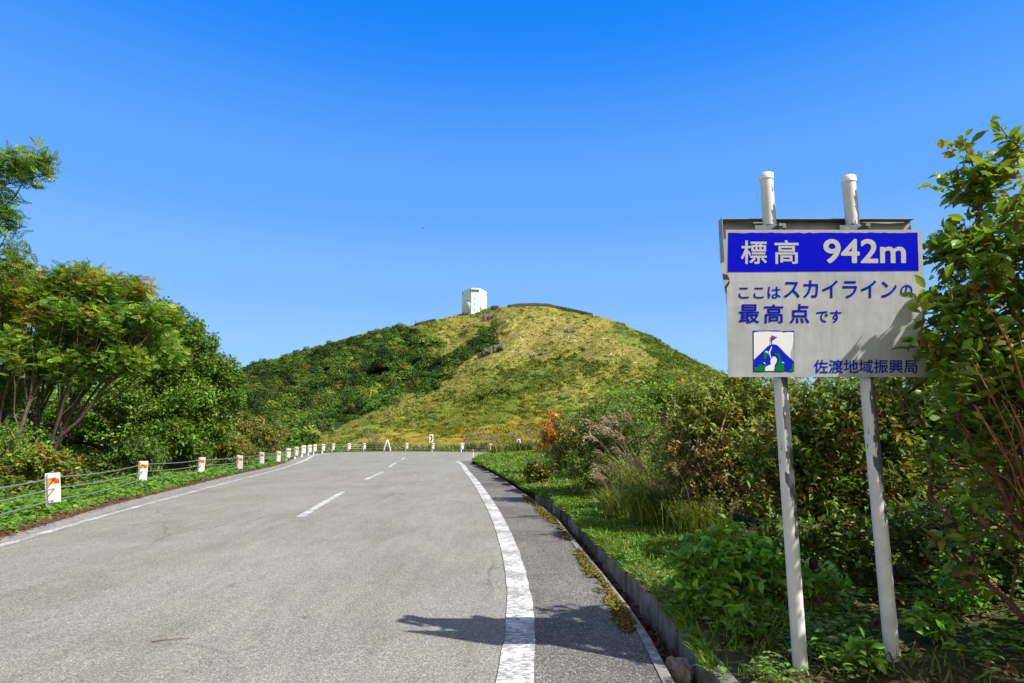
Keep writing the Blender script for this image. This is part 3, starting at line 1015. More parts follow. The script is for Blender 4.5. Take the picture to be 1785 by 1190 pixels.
r = rnd(55)
for q0, h0, W_, H_, nb, lab in [(-40, 204, 22, 19, 5, 'square topped grey rock outcrop standing below the white tower'),
                               (-80, 192, 14, 5, 4, 'low dark rock outcrop just downhill from the white tower'),
                               (-38, 142, 44, 21, 9, 'largest jagged grey outcrop, beside the dark gully at mid slope'),
                               (98, 181, 30, 9, 6, 'flat elongated rock outcrop on the tan slope below the brown fence'),
                               (34, 137, 12, 8, 3, 'small grey boulder group on the open slope beside the largest outcrop'),
                               (52, 141, 7, 8, 2, 'small upright boulder uphill of the boulder group on the open slope'),
                               (-60, 133, 8, 5, 2, 'grey boulder at the foot of the largest jagged outcrop')]:
    p = on_hill(q0, h0)
    s = p[1]/1050
    pr = []
    for k in range(nb):
        x = (k/(max(nb-1, 1))-0.5)*W_*s*0.8 + r.normal()*0.3
        hh = H_*s*r.uniform(0.45, 1.0)
        pr.append((x, r.normal()*1.0, hh*0.25 + (k/(max(nb-1, 1))-0.5)*H_*s*(0.9 if W_ > 40 else 0.2), W_*s/nb*r.uniform(0.7, 1.2)+0.4, 1.6, hh*0.62))
    V, F = blob_rock(int(q0*3+500), pr, None)
    o = build('rock_outcrop', V, F, M['rock'])
    o.location = tuple(p)
    tag(o, lab, 'rock', 'rock outcrops on the hillside')

# white tower on the ridge
p = on_hill(-69, 211)
s = p[1]/1050
tw = thing('radar_tower', 'white faceted tower with round domes on its faces, standing on the hill ridge', 'tower', (p[0], p[1]+6, p[2]))
plan = [(-21, 17), (-4, -6), (9.5, -4), (21, 19), (8, 31), (-13, 31)]
plan = [(x*s*1.08, y*s) for x, y in plan]
Ht = 53*s
z0 = -5.0
V = [(x, y, z0) for x, y in plan] + [(x, y, Ht - (1.2 if k in (0, 3) else 0)*s) for k, (x, y) in enumerate(plan)]
n = len(plan)
F = [[i, (i+1) % n, n+(i+1) % n, n+i] for i in range(n)] + [list(range(n, 2*n)), list(range(n))[::-1]]
build('wall', V, F, M['tower'], tw)
def face_frame(i):
    a, b_ = Vector((*plan[i], 0)), Vector((*plan[(i+1) % n], 0))
    t = (b_-a).normalized()
    nn = Vector((t.y, -t.x, 0))
    return a, b_, t, nn
def dome_on(i, u, z, R, bulge, name='dome', m='tower_dome'):
    a, b_, t, nn = face_frame(i)
    ctr = a.lerp(b_, u) + Vector((0, 0, z))
    V, F = [], []
    rings, seg = 7, 32
    for k in range(rings+1):
        f = k/rings
        rr = R*cos(f*pi/2*0.98)
        d = bulge*sin(f*pi/2)
        for j in range(seg):
            q_ = 2*pi*j/seg
            V.append(ctr + t*rr*cos(q_) + Vector((0, 0, rr*sin(q_))) + nn*(d+0.02))
    for k in range(rings):
        for j in range(seg):
            F.append([k*seg+j, k*seg+(j+1) % seg, (k+1)*seg+(j+1) % seg, (k+1)*seg+j])
    F.append([rings*seg+j for j in range(seg)])
    o = build(name, [tuple(v) for v in V], F, M[m], tw, smooth=True)
    mb = MB()
    pts = [ctr + t*R*1.07*cos(2*pi*j/36) + Vector((0, 0, R*1.07*sin(2*pi*j/36))) + nn*0.05 for j in range(37)]
    mb.tube(pts, 0.16, 6)
    mb.obj('rim', M['tower_dome'], o)
Lf = (Vector(plan[1])-Vector(plan[0])).length
dome_on(0, 0.52, 19*s, 13.5*s, 5.2*s)
dome_on(2, 0.5, 19*s, 11.5*s, 4.5*s)
def face_box(i, u0, u1, zc, hh, m, name, dep=0.25):
    a, b_, t, nn = face_frame(i)
    pa, pb = a.lerp(b_, u0), a.lerp(b_, u1)
    mb = MB()
    L = (pb-pa).length
    rot = Matrix((t, nn, Vector((0, 0, 1)))).transposed()
    mb.box((pa+pb)/2 + Vector((0, 0, zc)) + nn*dep*0.5, (L, dep, hh), rot)
    k = max(1, int(L/0.9))
    for j in range(k if L > 2 else 0):
        mb.box(pa.lerp(pb, (j+0.5)/k) + Vector((0, 0, zc)) + nn*(dep+0.08), (0.3, 0.16, hh), rot)
    mb.obj(name, M[m], tw)
face_box(1, 0.05, 0.98, Ht-5*s, 3.4*s, 'louvre', 'vent')
face_box(0, 0.04, 0.10, Ht-6*s, 3.8*s, 'louvre', 'window')
face_box(0, 0.90, 0.97, Ht-4.4*s, 3.4*s, 'louvre', 'window')
face_box(2, 0.92, 0.98, Ht-7*s, 2.5*s, 'louvre', 'window')
for zz in (33, 23.5, 12.5):
    face_box(1, 0.42, 0.47, zz*s, 2.0*s, 'louvre', 'window')

# brown paling fence along the crest, and a short run nearer the tower
def ridge_fence(q0, q1, hpx, lab, sd, gap=0):
    r = rnd(sd)
    qq = np.arange(q0, q1, 0.75)
    P, _ = hill_pt(qq, np.full(len(qq), 0.995))
    base = P[0]
    mb = MB()
    for k, pt in enumerate(P):
        sc = pt[1]/1050
        hgt = hpx*sc*np.interp(k/len(P), [0, .12, .8, 1], [0.55, 1, 0.95, 0.75])*r.uniform(0.85, 1.12)
        mb.box((pt[0]-base[0], pt[1]-base[1]-1.5, pt[2]-base[2]+hgt/2-0.8), (0.62*sc, 0.2, hgt+1.4), Matrix.Rotation(r.normal()*0.03, 3, 'Y'))
    for f_ in (0.35, 0.75):
        mb.tube([(pt[0]-base[0], pt[1]-base[1]-1.7, pt[2]-base[2]+hpx*pt[1]/1050*f_-0.4) for pt in P[::6]], 0.16, 5)
    o = mb.obj('paling_fence', M['wood'])
    o.location = tuple(base)
    tag(o, lab, 'fence')
ridge_fence(-8, 143, 4.8, 'long dark brown paling fence curving along the crest of the hill', 71)
ridge_fence(-38, -23, 4.5, 'short run of brown fence on the crest close to the white tower', 72)
ridge_fence(-172, -135, 3.5, 'low dark fence on the ridge downhill from the white tower', 73)
# little hut far down the ridge, mast, marker
p = on_hill(-380, 141)
sc = p[1]/1050
hut = thing('stone_hut', 'tiny brown hut on the skyline at the wooded end of the ridge', 'hut', tuple(p))
MB().box((0, 0, 2.5*sc), (9*sc, 6*sc, 9*sc), bev=0.1).box((-3*sc, 0, 7.4*sc), (2.5*sc, 5*sc, 1.5*sc)).obj('wall', M['wood'], hut)
MB().box((1*sc, 0, 7.15*sc), (8*sc, 7*sc, 0.6*sc), Matrix.Rotation(0.12, 3, 'Y')).obj('roof', M['louvre'], hut)
p = on_hill(-171, 199)
sc = p[1]/1050
o = MB().tube([(0, 0, -1), (0, 0, 8*sc)], 0.35, 6).box((1.2*sc, 0, 5.5*sc), (2.4*sc, 0.5, 1.3*sc), bev=0.05).box((0, 0, 8*sc), (1.2*sc, 0.6, 1.5*sc), bev=0.05).obj('instrument_mast', M['concrete'])
o.location = tuple(p)
tag(o, 'tiny grey instrument mast on the ridge above the low dark fence', 'mast')
p = on_hill(-168, 63)
sc = p[1]/1050
o = MB().box((0, 0, 1.2*sc), (3*sc, 1.0, 3*sc), bev=0.15).box((0, 0, 2.8*sc), (3.5*sc, 1.3, 0.5*sc)).obj('marker_block', M['white'])
o.location = tuple(p)
tag(o, 'small white marker block on the spur where grass meets the dark wood', 'marker')

# ------------------------------------------------------------------ block wall along the gutter
r = rnd(9)
wall = thing('retaining_wall', 'low grey concrete block wall between the roadside gutter and the grass', 'wall', (1.2, 4, 0))
y = -3.0
while y < 15:
    L = 0.6
    xm = re(y+L/2)+WALL+0.06
    dx = re(y+L)-re(y)
    mb = MB()
    rot = Matrix.Rotation(-math.atan2(dx, L)+r.normal()*0.015, 3, 'Z') @ Matrix.Rotation(r.normal()*0.02+0.05, 3, 'Y')
    mb.box((xm-1.2+r.normal()*0.014, y+L/2-4, -0.045+r.normal()*0.014), (0.115, L-0.035, 0.36), rot, bev=0.008)
    mb.obj('block', M[('block', 'block_dark', 'block_pale')[int(r.integers(3))]], wall)
    y += L
# stone lying in the gutter
V, F = blob_rock(17, [(0, 0, 0.03, 0.10, 0.14, 0.12), (0.0, 0.11, 0.0, 0.08, 0.09, 0.09)], None)
o = build('loose_stone', V, F, M['stone'])
o.location = (re(4.25)+0.16, 4.25, -0.07)
tag(o, 'rough brown stone lying in the gutter against the block wall', 'stone')
# earth showing at the edge of the grass further up
V, F = blob_rock(23, [(0, 0, 0, 0.22, 0.16, 0.09), (0.25, 0.05, -0.02, 0.15, 0.14, 0.07)], None)
o = build('loose_stone', V, F, M['stone'])
o.location = (2.0, 9.7, 0.25)
tag(o, 'pale flat stone on the grass in front of the plume grass', 'stone')

# ------------------------------------------------------------------ cable fence
def copy_tree(o):
    c = o.copy()
    COL.objects.link(c)
    for ch in list(o.children):
        d = ch.copy()
        COL.objects.link(d)
        d.parent = c
        for g2 in list(ch.children):
            e = g2.copy()
            COL.objects.link(e)
            e.parent = d
    return c

def make_post(rusty=False):
    t = thing('guard_post', 'white guard post', 'guard post', group='white posts of the cable guard fence')
    mb = MB()
    mb.tube([(0, 0, -0.3), (0, 0, 0.80), (0, 0, 0.815)], [0.057, 0.057, 0.045], 16)
    mb.obj('post', M['rustywhite' if rusty else 'postwhite'], t, smooth=True)
    mb = MB()
    mb.box((0.12, -0.075, 0.53), (0.205, 0.035, 0.57), bev=0.006)
    mb.box((0.025, -0.05, 0.53), (0.03, 0.07, 0.57), bev=0.004)
    br = mb.obj('bracket', M['postwhite'], t)
    st_ = MB().box((0.12, -0.0955, 0.66), (0.19, 0.004, 0.095)).obj('reflector', M['sticker'], br)
    return t
POSTS = [(-9.07, 12.2), (-11.05, 18.3), (-11.71, 23), (-11.87, 26.6), (-12.72, 31), (-13.25, 34.5), (-13.96, 38), (-14.52, 41), (-15.43, 45), (-15.96, 48), (-16.53, 51), (-16.74, 54),
         (-16.76, 57), (-15.94, 59.5), (-14.67, 60.5), None, (-10.62, 61), (-7.92, 60.5), (-4.9, 59), (-2.02, 56)]
ORD = ['second', 'third', 'fourth', 'fifth', 'sixth']
PL = ['largest white guard post, with orange striped reflector, at the near end of the cables'] + \
     [w + ' white guard post along the cables, counted from the largest one' for w in ORD]
BACK = {14: 'guard post next to the A-shaped stay on the side of the trees', 13: 'second guard post from the A-shaped stay towards the trees', 12: 'third guard post from the A-shaped stay towards the trees',
        11: 'fourth guard post from the A-shaped stay towards the trees', 10: 'fifth guard post from the A-shaped stay towards the trees', 9: 'sixth guard post from the A-shaped stay towards the trees',
        8: 'seventh guard post from the A-shaped stay towards the trees', 7: 'eighth guard post from the A-shaped stay towards the trees', 6: 'ninth guard post from the A-shaped stay towards the trees',
        16: 'guard post between the A-shaped stay and the tall chevron sign', 17: 'guard post directly below the tall chevron sign', 18: 'guard post just past the tall chevron sign towards the hedge',
        19: 'last guard post of the bend, where the grass bank hides the road'}
proto, rproto = make_post(), make_post(True)
used = {False: False, True: False}
r = rnd(3)
PZ = {}
for i, p in enumerate(POSTS):
    if p is None:
        continue
    rusty = i in (10, 13, 14, 16, 17, 19)
    pr = rproto if rusty else proto
    o = copy_tree(pr) if used[rusty] else pr
    used[rusty] = True
    z = [-0.03, -0.05, -0.10, -0.13, -0.12, -0.16, -0.06, -0.02][i] if i < 8 else 0.0
    o.location = (p[0], p[1], z)
    o.rotation_euler = (r.normal()*0.035, r.normal()*0.04, radians(12)+r.normal()*0.2)
    o['label'] = PL[i] if i < 6 else BACK[i]
    PZ[i] = z
pts_post = [(-7.0, 5.2, 0.0)] + [(p[0], p[1], PZ[i]) if p else (-12.45, 61, 0.0) for i, p in enumerate(POSTS)] + [(3, 53.5, 0)]
for name, hh in (('top', 0.73), ('middle', 0.52), ('lowest', 0.30)):
    pts = []
    for i in range(len(pts_post)-1):
        a = Vector(pts_post[i]); b_ = Vector(pts_post[i+1])
        d = (b_-a)
        nn = Vector((d.y, -d.x, 0)).normalized()
        for k in range(8):
            u = k/8
            pts.append(a.lerp(b_, u) + Vector((0, 0, hh-0.05*4*u*(1-u)*min(1, d.length/6))) + nn*(0.075+0.05*sin(pi*u)))
    mb = MB()
    mb.tube(pts, 0.0135, 6)
    o = mb.obj('guard_cable', M['cable'], smooth=True)
    tag(o, name + ' of the three grey steel cables strung along the white guard posts', 'cable', 'steel cables of the guard fence')

# A-shaped stay, chevrons, orange topped pole
o = MB().tube([(-0.38, 0, -0.1), (-0.07, 0, 1.02), (0, 0, 1.08), (0.07, 0, 1.02), (0.38, 0, -0.1)], [0.075, 0.075, 0.08, 0.075, 0.075], 10).obj('cable_stay', M['white'], smooth=True)
o.location = (-12.45, 61.0, 0)
tag(o, 'white A-shaped steel stay standing among the guard posts at the bend', 'stay')
def chevron(x, y, z, sc, lab, post_h):
    t = thing('chevron_sign', lab, 'road sign', (x, y, 0), 0, 'chevron signs at the bend')
    MB().tube([(0, 0.04, -0.3), (0, 0.04, z+0.3*sc)], 0.04, 8).obj('pole', M['clamp'], t, smooth=True)
    bd = MB().box((0, -0.02, z), (0.40*sc, 0.03, 0.80*sc), bev=0.008).obj('board', M['white'], t)
    w, hgt = 0.30*sc, 0.62*sc
    pts = [(-w*.5, hgt*.5), (0.02*sc, hgt*.5), (w*.5, 0), (0.02*sc, -hgt*.5), (-w*.5, -hgt*.5), (-w*.02, 0)]
    V = [(px_, -0.0375, z+pz) for px_, pz in pts] + [(px_, -0.034, z+pz) for px_, pz in pts]
    F = [[0, 1, 2, 5], [5, 2, 3, 4]] + [[k, k+6, (k+1) % 6+6, (k+1) % 6] for k in range(6)]
    build('chevron', V, F, M['chev_red'], bd)
chevron(-8.05, 60.9, 1.28, 1.0, 'taller chevron sign above the guard posts at the bend, red arrow on white', 1.6)
chevron(0.55, 50.0, 0.98, 0.72, 'smaller chevron sign half sunk in plume grass next to the hedge', 1.2)
dl = thing('delineator', 'thin white marker pole with an orange top at the tip of the grass bank', 'marker pole', (-2.8, 44, 0))
MB().tube([(0, 0, -0.1), (0, 0, 0.40)], 0.035, 10).obj('pole', M['white'], dl, smooth=True)
MB().tube([(0, 0, 0.385), (0, 0, 0.40), (0, 0, 0.52), (0, 0, 0.55)], [0.04, 0.06, 0.06, 0.03], 10).obj('cap', M['orange'], dl, smooth=True)

# ------------------------------------------------------------------ the elevation sign
SB = Vector((2.0, 3.86, 0.14))
sg = thing('road_sign', 'grey and blue Japanese elevation sign reading 942m on two peeling white poles', 'road sign', tuple(SB))
PX0, PX1, PY0, PZ0, PY1, PZ1 = 1.369, 2.624, 3.80, 1.870, 3.70, 2.806
up_s = Vector((0, PY1-PY0, PZ1-PZ0))
n_s = Vector((1, 0, 0)).cross(up_s).normalized()      # towards the viewer
def SP(zx, zy, d=0.0):
    """sheet position from the layout grid (980 x 733 units)"""
    v = (1068-zy)/733.0
    u = (zx-128-17*(1-v))/980.0
    return Vector((PX0+u*(PX1-PX0), PY0, PZ0)) + up_s*v + n_s*d - SB
def sheet_poly(poly, d, th=0.0006):
    pts = [Vector((a_, b_, 0)) for a_, b_ in poly]
    tris = tessellate_polygon([pts])
    n_ = len(poly)
    V = [tuple(SP(a_, b_, d)) for a_, b_ in poly] + [tuple(SP(a_, b_, d-th)) for a_, b_ in poly]
    F = []
    for t in tris:
        A, B, C = (Vector(V[i]) for i in t)
        F.append(list(t) if (B-A).cross(C-A).dot(n_s) > 0 else list(t)[::-1])
    F += [[k, (k+1) % n_, n_+(k+1) % n_, n_+k] for k in range(n_)]
    return V, F
# front sheet: gently buckled, with a torn corner on the left edge and thin turned rim
nx, nz = 40, 30
V, F = [], []
r = rnd(8)
for k in range(2):
    for j in range(nz+1):
        for i in range(nx+1):
            zx, zy = 128 + 17*(j/nz)*0 + 980*i/nx, 335 + 733*j/nz
            zx += 17*(j/nz)
            if i == 0 and 0.30 < j/nz < 0.40:
                zx += 22*(1-abs((j/nz-0.35)/0.05))
            p = SP(zx, zy, 0)
            V.append(tuple(p + n_s*(-0.004*k)))
w_ = (nx+1)*(nz+1)
for j in range(nz):
    for i in range(nx):
        a_ = j*(nx+1)+i
        F.append([a_, a_+nx+1, a_+nx+2, a_+1])
        F.append([w_+a_, w_+a_+1, w_+a_+nx+2, w_+a_+nx+1])
rim = [i for i in range(nx+1)] + [(j)*(nx+1)+nx for j in range(1, nz+1)] + [nz*(nx+1)+i for i in range(nx-1, -1, -1)] + [j*(nx+1) for j in range(nz-1, 0, -1)]
for k in range(len(rim)):
    a_, b_ = rim[k], rim[(k+1) % len(rim)]
    F.append([a_, b_, w_+b_, w_+a_])
front = build('front_panel', V, F, M['panel'], sg)
r = rnd(4)
band = [(138, 548)] + [(140-2*u, 350+0*u) for u in (0,)] + [(140+948*u/40, 351+r.normal()*1.3) for u in range(1, 40)] + [(1086, 349), (1090, 541)]
V, F = sheet_poly(band, 0.0016)
build('colour_band', V, F, M['blue'], front)

def lettering(txt, x0, x1, y0, y1, d, m, bold=0.0, squash=True):
    cu = bpy.data.curves.new('txt', 'FONT')
    cu.body = txt
    cu.resolution_u = 5
    tmp = bpy.data.objects.new('txt', cu)
    COL.objects.link(tmp)
    bpy.context.view_layer.update()
    me = bpy.data.meshes.new_from_object(tmp.evaluated_get(bpy.context.evaluated_depsgraph_get()))
    C = np.array([v.co[:] for v in me.vertices])
    Fp = [list(p.vertices) for p in me.polygons]
    bpy.data.objects.remove(tmp)
    lo, hi = C.min(0), C.max(0)
    V, F, n_ = [], [], len(C)
    K = 12                                        # rounded brush strokes: the outline swept round a small circle
    for k in range(K):
        ox, oy = bold*cos(2*pi*k/K), bold*sin(2*pi*k/K)
        for x, y_, z_ in C:
            u = (x+ox-lo[0]+bold)/(hi[0]-lo[0]+2*bold); v = (y_+oy-lo[1]+bold)/(hi[1]-lo[1]+2*bold)
            V.append(tuple(SP(x0+(x1-x0)*u, y1+(y0-y1)*v, d+k*0.00004)))
        F += [[k*n_+i for i in f] for f in Fp]
    build('lettering', V, F, M[m], front)
lettering('標', 203, 333, 390, 508, 0.0032, 'bandtext', 0.014)
lettering('高', 370, 491, 388, 508, 0.0032, 'bandtext', 0.016)
lettering('942m', 614, 1026, 382, 505, 0.0032, 'bandtext', 0.021)
lettering('ここは', 193, 402, 620, 680, 0.0018, 'lettering', 0.012)
lettering('スカイライン', 418, 980, 588, 678, 0.0018, 'lettering', 0.014)
lettering('の', 998, 1058, 611, 673, 0.0018, 'lettering', 0.012)
lettering('最', 195, 297, 708, 803, 0.0018, 'lettering', 0.016)
lettering('高', 320, 416, 708, 803, 0.0018, 'lettering', 0.016)
lettering('点', 447, 545, 706, 803, 0.0018, 'lettering', 0.018)
lettering('です', 580, 705, 738, 800, 0.0018, 'lettering', 0.014)
lettering('佐渡地域振興局', 566, 1078, 982, 1050, 0.0018, 'lettering', 0.012)

def E(pts):
    return [(264+(x-360)/785*206, 838+(y_-165)/785*204) for x, y_ in pts]
em = MB()
mats_e = [M['emb_white'], M['emb_blue'], M['emb_green'], M['emb_red'], M['panel']]
lay = 0.0016
def eadd(pts, m):
    global lay
    V, F = sheet_poly(E(pts), lay, 0.0003)
    em.add(V, F, m)
    lay += 0.00035
eadd([(360, 170), (600, 168), (860, 165), (900, 180), (1145, 168), (1143, 950), (372, 950)], 1)
eadd([(380, 205), (480, 190), (640, 186), (760, 192), (900, 190), (940, 210), (1020, 195), (1130, 200), (1130, 935), (386, 935)], 0)
eadd([(1135, 330), (1136, 770), (1080, 690), (1072, 610), (1105, 500)], 4)
mt = [(386, 720)] + [(640-k*0, 470) for k in (0,)] + [(675, 445), (715, 432), (770, 430), (820, 445), (860, 480), (960, 590), (1135, 755), (1135, 935), (386, 935)]
eadd(mt, 1)
eadd([(712, 465), (722, 480), (712, 520), (692, 570), (690, 620), (712, 690), (716, 720), (700, 700), (678, 640), (655, 600), (675, 550), (698, 505)], 0)
eadd([(748, 660), (790, 672), (818, 715), (808, 770), (772, 830), (762, 935), (590, 935), (600, 860), (640, 840), (708, 808), (692, 770), (700, 720), (725, 690)], 0)
eadd([(610, 565), (642, 600), (630, 650), (600, 720), (570, 710), (562, 650), (585, 590)], 2)
eadd([(755, 600), (830, 600), (875, 640), (890, 720), (885, 780), (945, 790), (950, 935), (775, 935), (780, 870), (830, 810), (850, 740), (845, 680), (810, 640)], 2)
eadd([(392, 870), (450, 862), (480, 815), (520, 810), (560, 845), (608, 830), (585, 935), (392, 935)], 2)
eadd([(1100, 800), (1134, 800), (1134, 935), (1040, 935), (1090, 880)], 2)
eadd([(580, 590), (600, 555), (650, 565), (640, 610), (620, 580)], 0)
eadd([(555, 785), (580, 765), (612, 830), (590, 800)], 0)
eadd([(905, 760), (950, 775), (950, 792), (905, 778)], 0)
eadd([(705, 258), (820, 298), (722, 350), (722, 440), (704, 440)], 1)
eadd([(716, 276), (790, 298), (718, 332)], 3)
em.obj('emblem', mats_e, front)

# rear sheet, bent along its left edge
def RP(x, y_, z):
    return Vector((x, y_, z)) - SB
xs = [(1.418, 3.955, 2.955), (1.408, 3.946, 2.70), (1.428, 3.930, 2.45), (1.448, 3.92, 1.96)]
V, F = [], []
for th in (0, 0.003):
    for (x, y_, z), xr in zip(xs, (2.735, 2.725, 2.70, 2.69)):
        for u in np.linspace(0, 1, 9):
            V.append(tuple(RP(x+(xr-x)*u, y_+th+0.006*sin(u*9), z)))
for th in (0, 1):
    for j in range(3):
        for i in range(8):
            a_ = th*36+j*9+i
            F.append([a_, a_+9, a_+10, a_+1] if not th else [a_, a_+1, a_+10, a_+9])
back = build('back_panel', V, F, M['zinc'], sg)
mb = MB()
mb.box(RP(2.07, 3.925, 2.952), (1.30, 0.06, 0.004))
mb.box(RP(1.41, 3.90, 2.80), (0.004, 0.07, 0.30))
mb.obj('flange', M['zinc'], back)
for x, zt, zb in ((1.728, 3.262, 0.10), (2.285, 3.243, 0.20)):
    pl = MB().tube([(0, 0, -0.25), (0, 0, 1.0), (0, 0, 2.0), (0, 0, zt-zb-0.03)], 0.0425, 24).obj('pole', m_peeled('peeling_white_paint') if 'peel' not in M else M['peel'], sg, smooth=True)
    M['peel'] = pl.data.materials[0]
    pl.location = RP(x, 3.87, zb)
    MB().tube([(0, 0, zt-zb-0.045), (0, 0, zt-zb-0.006), (0, 0, zt-zb)], [0.0465, 0.0465, 0.040], 24).obj('cap', M['white'], pl, smooth=True)
    mb = MB()
    zc = PZ1+0.055
    mb.tube([RP(x, 3.87, zc), RP(x, 3.87, zc+0.03)], 0.0475, 20)
    mb.box(RP(x-0.045, 3.80, zc-0.005), (0.17, 0.008, 0.03)).box(RP(x+0.075, 3.84, zc+0.015), (0.03, 0.03, 0.032), bev=0.003)
    mb.box(RP(x, 3.765, zc-0.02), (0.03, 0.13, 0.018))
    mb.obj('clamp', M['clamp'], sg, smooth=False)
    mb = MB()
    mb.tube([RP(x, 3.87, 2.02), RP(x, 3.87, 2.06)], 0.0475, 20)
    mb.box(RP(x, 3.815, 2.04), (0.16, 0.02, 0.03))
    mb.obj('clamp', M['clamp'], sg)

# ------------------------------------------------------------------ trees beyond the cable fence
T1 = [(-12.23, 13, 7.46, 0.93), (-11.52, 13, 7.6, 0.6), (-10.94, 13, 7.67, 0.42), (-10.61, 13, 7.67, 0.25), (-11.74, 13, 6.77, 0.5), (-11.5, 13, 6.36, 0.33), (-12.26, 13, 5.7, 0.8), (-11.5, 13, 5.35, 0.5),
      (-10.95, 13, 5.4, 0.36), (-12.36, 13, 4.77, 0.9), (-13.4, 13.4, 6.3, 1.5), (-14.2, 13, 7.6, 1.4)]
T2 = [(-15.79, 19, 6.17, 1.18), (-14.71, 19, 6.5, 0.81), (-13.8, 19, 6.59, 0.81), (-12.65, 19, 6.22, 0.85), (-11.95, 19, 6.22, 0.5), (-14.41, 19, 5.56, 1.27), (-12.71, 19, 5.18, 1.18), (-11.3, 19, 5.37, 0.66), (-15.37, 19, 4.17, 1.36), (-13.69, 19, 3.81, 1.0), (-12.16, 19, 3.99, 0.8), (-11.5, 20, 4.31, 0.6), (-18.07, 20, 5.75, 1.71), (-17.75, 20, 3.15, 1.52), (-14.5, 20.8, 5.02, 1.5), (-12.6, 20.5, 5.02, 1.0)]
T3 = [(-15.37, 26, 6.9, 0.8), (-14.43, 26, 6.2, 0.87), (-13.83, 26, 5.5, 1.1), (-14.25, 26, 4.45, 1.61), (-12.8, 26, 4.45, 1.0), (-12.05, 26, 3.95, 0.62), (-12.4, 26, 2.96, 0.95), (-13.59, 26, 2.47, 1.36), (-16.07, 27, 4.31, 1.54), (-16.71, 27, 5.61, 1.29),
      (-13.38, 24, 1.5, 1.0), (-12.7, 26, 1.74, 1.0)]
T3b = [(-17.53, 28, 2.28, 1.33), (-20.29, 30, 3.19, 1.9), (-18.5, 29, 4.5, 1.8), (-17.0, 27, 3.2, 1.3), (-21, 27, 2.5, 2.0), (-22, 29, 5, 2.0)]
GREEN_SUN = [(0.10, 0.17, 0.016), (0.075, 0.145, 0.016), (0.14, 0.185, 0.018), (0.06, 0.11, 0.015)]
def autumn(r, T, c):
    """reddish sprays on some outer twigs near the top"""
    k = fbm(T*0.9, 201, 3)
    hi = np.clip((T[:, 2]-5.0)/1.6, 0, 1)
    red = (k*0.9+0.32*hi+0.1*r.random(len(T))) > 0.86
    c[red] = palette(r, int(red.sum()), [(0.13, 0.045, 0.015), (0.14, 0.075, 0.016), (0.17, 0.02, 0.018)], [3, 4, 1.2])
    yl = (~red) & (fbm(T*1.3, 207, 2)+0.15*hi > 0.66)
    c[yl] = palette(r, int(yl.sum()), [(0.14, 0.15, 0.018), (0.15, 0.12, 0.016)])
    return c
plant('rowan_tree', 'tall green rowan whose drooping sprays hang against the sky at the edge', 'tree', (-14.6, 13.2, 0.0), T1, 11, tips=560, per=8, size=0.27, kind='pinnate',
      pal=[(0.085, 0.15, 0.018), (0.11, 0.16, 0.018), (0.06, 0.115, 0.016), (0.15, 0.13, 0.02)], pw=[4, 3, 3, 1], bark='bark', tree=True, spread=0.3, droop=0.55, r_tip=0.005, power=0.45, rmax=0.08, seg=0.5, gain=2.1)
plant('rowan_tree', 'broad spreading rowan with reddening top leaves and many leaning grey stems', 'tree', (-15.6, 19.3, 0.0), T2, 12, tips=2600, per=9, size=0.27, kind='pinnate',
      pal=GREEN_SUN, pw=[4, 4, 3, 2], bark='bark', tree=True, bases=[(-15.9, 19.3, 0), (-15.4, 19.0, 0), (-15.0, 19.4, 0), (-16.3, 19.6, 0), (-15.6, 19.9, 0), (-16.6, 19.2, 0), (-15.2, 18.7, 0), (-15.7, 18.8, 0), (-14.8, 19.1, 0), (-16.0, 18.9, 0)], flat=0.6, spread=0.28, droop=0.3,
      r_tip=0.007, power=0.40, rmax=0.055, seg=0.6, tipcol=autumn, lead=2.6, gain=2.3)
plant('broadleaf_tree', 'rounded dark green broadleaf tree sloping down towards the distant hill', 'tree', (-16.6, 26.3, 0.0), T3, 13, tips=2500, per=11, size=0.19, kind='simple',
      pal=[(0.06, 0.12, 0.014), (0.045, 0.095, 0.014), (0.085, 0.14, 0.016), (0.13, 0.12, 0.016)], pw=[4, 4, 3, .6], bark='bark_dark', tree=True, bases=[(-16.9, 26.0, 0), (-15.7, 26.4, 0), (-16.4, 26.8, 0)],
      flat=0.75, spread=0.3, droop=0.3, r_tip=0.008, power=0.5, rmax=0.2, seg=0.6, gain=2.1)
T5 = [(-15.9, 25, 3.1, 1.2), (-14.4, 25, 2.5, 1.3), (-13.2, 25, 3.1, 1.1), (-16.6, 25, 1.9, 1.0), (-14.8, 24.6, 1.3, 1.1), (-13.4, 24.6, 1.4, 1.0), (-17.4, 24, 2.8, 1.1), (-12.9, 25.4, 2.2, 0.8)]
plant('broadleaf_tree', 'low bright green tree with foliage down to the cables, between rowan and rounded tree', 'tree', (-14.9, 25.2, 0.0), T5, 19, tips=1500, per=11, size=0.18, kind='simple',
      pal=[(0.08, 0.145, 0.016), (0.06, 0.115, 0.015), (0.11, 0.165, 0.018)], bark='bark_dark', tree=True, spread=0.3, r_tip=0.006, power=0.45, rmax=0.09, seg=0.5, gain=2.1, flat=0.8, bases=[(-15.3, 25.2, 0), (-14.4, 25.1, 0), (-13.6, 25.4, 0)])
plant('broadleaf_tree', 'shaded broadleaf tree filling the gap behind the spreading rowan stems', 'tree', (-19.0, 29.5, -0.2), T3b, 14, tips=1700, per=11, size=0.22, kind='simple',
      pal=[(0.05, 0.10, 0.014), (0.04, 0.085, 0.014), (0.075, 0.125, 0.016)], bark='bark_dark', tree=True, spread=0.35, r_tip=0.008, power=0.5, rmax=0.2, seg=0.7, gain=1.6)
T4 = [(-14.05, 33, 1.5, 1.25), (-12.9, 33, 1.55, 0.85), (-14.71, 33, 2.0, 0.95), (-15.25, 33, 0.89, 1.26)]
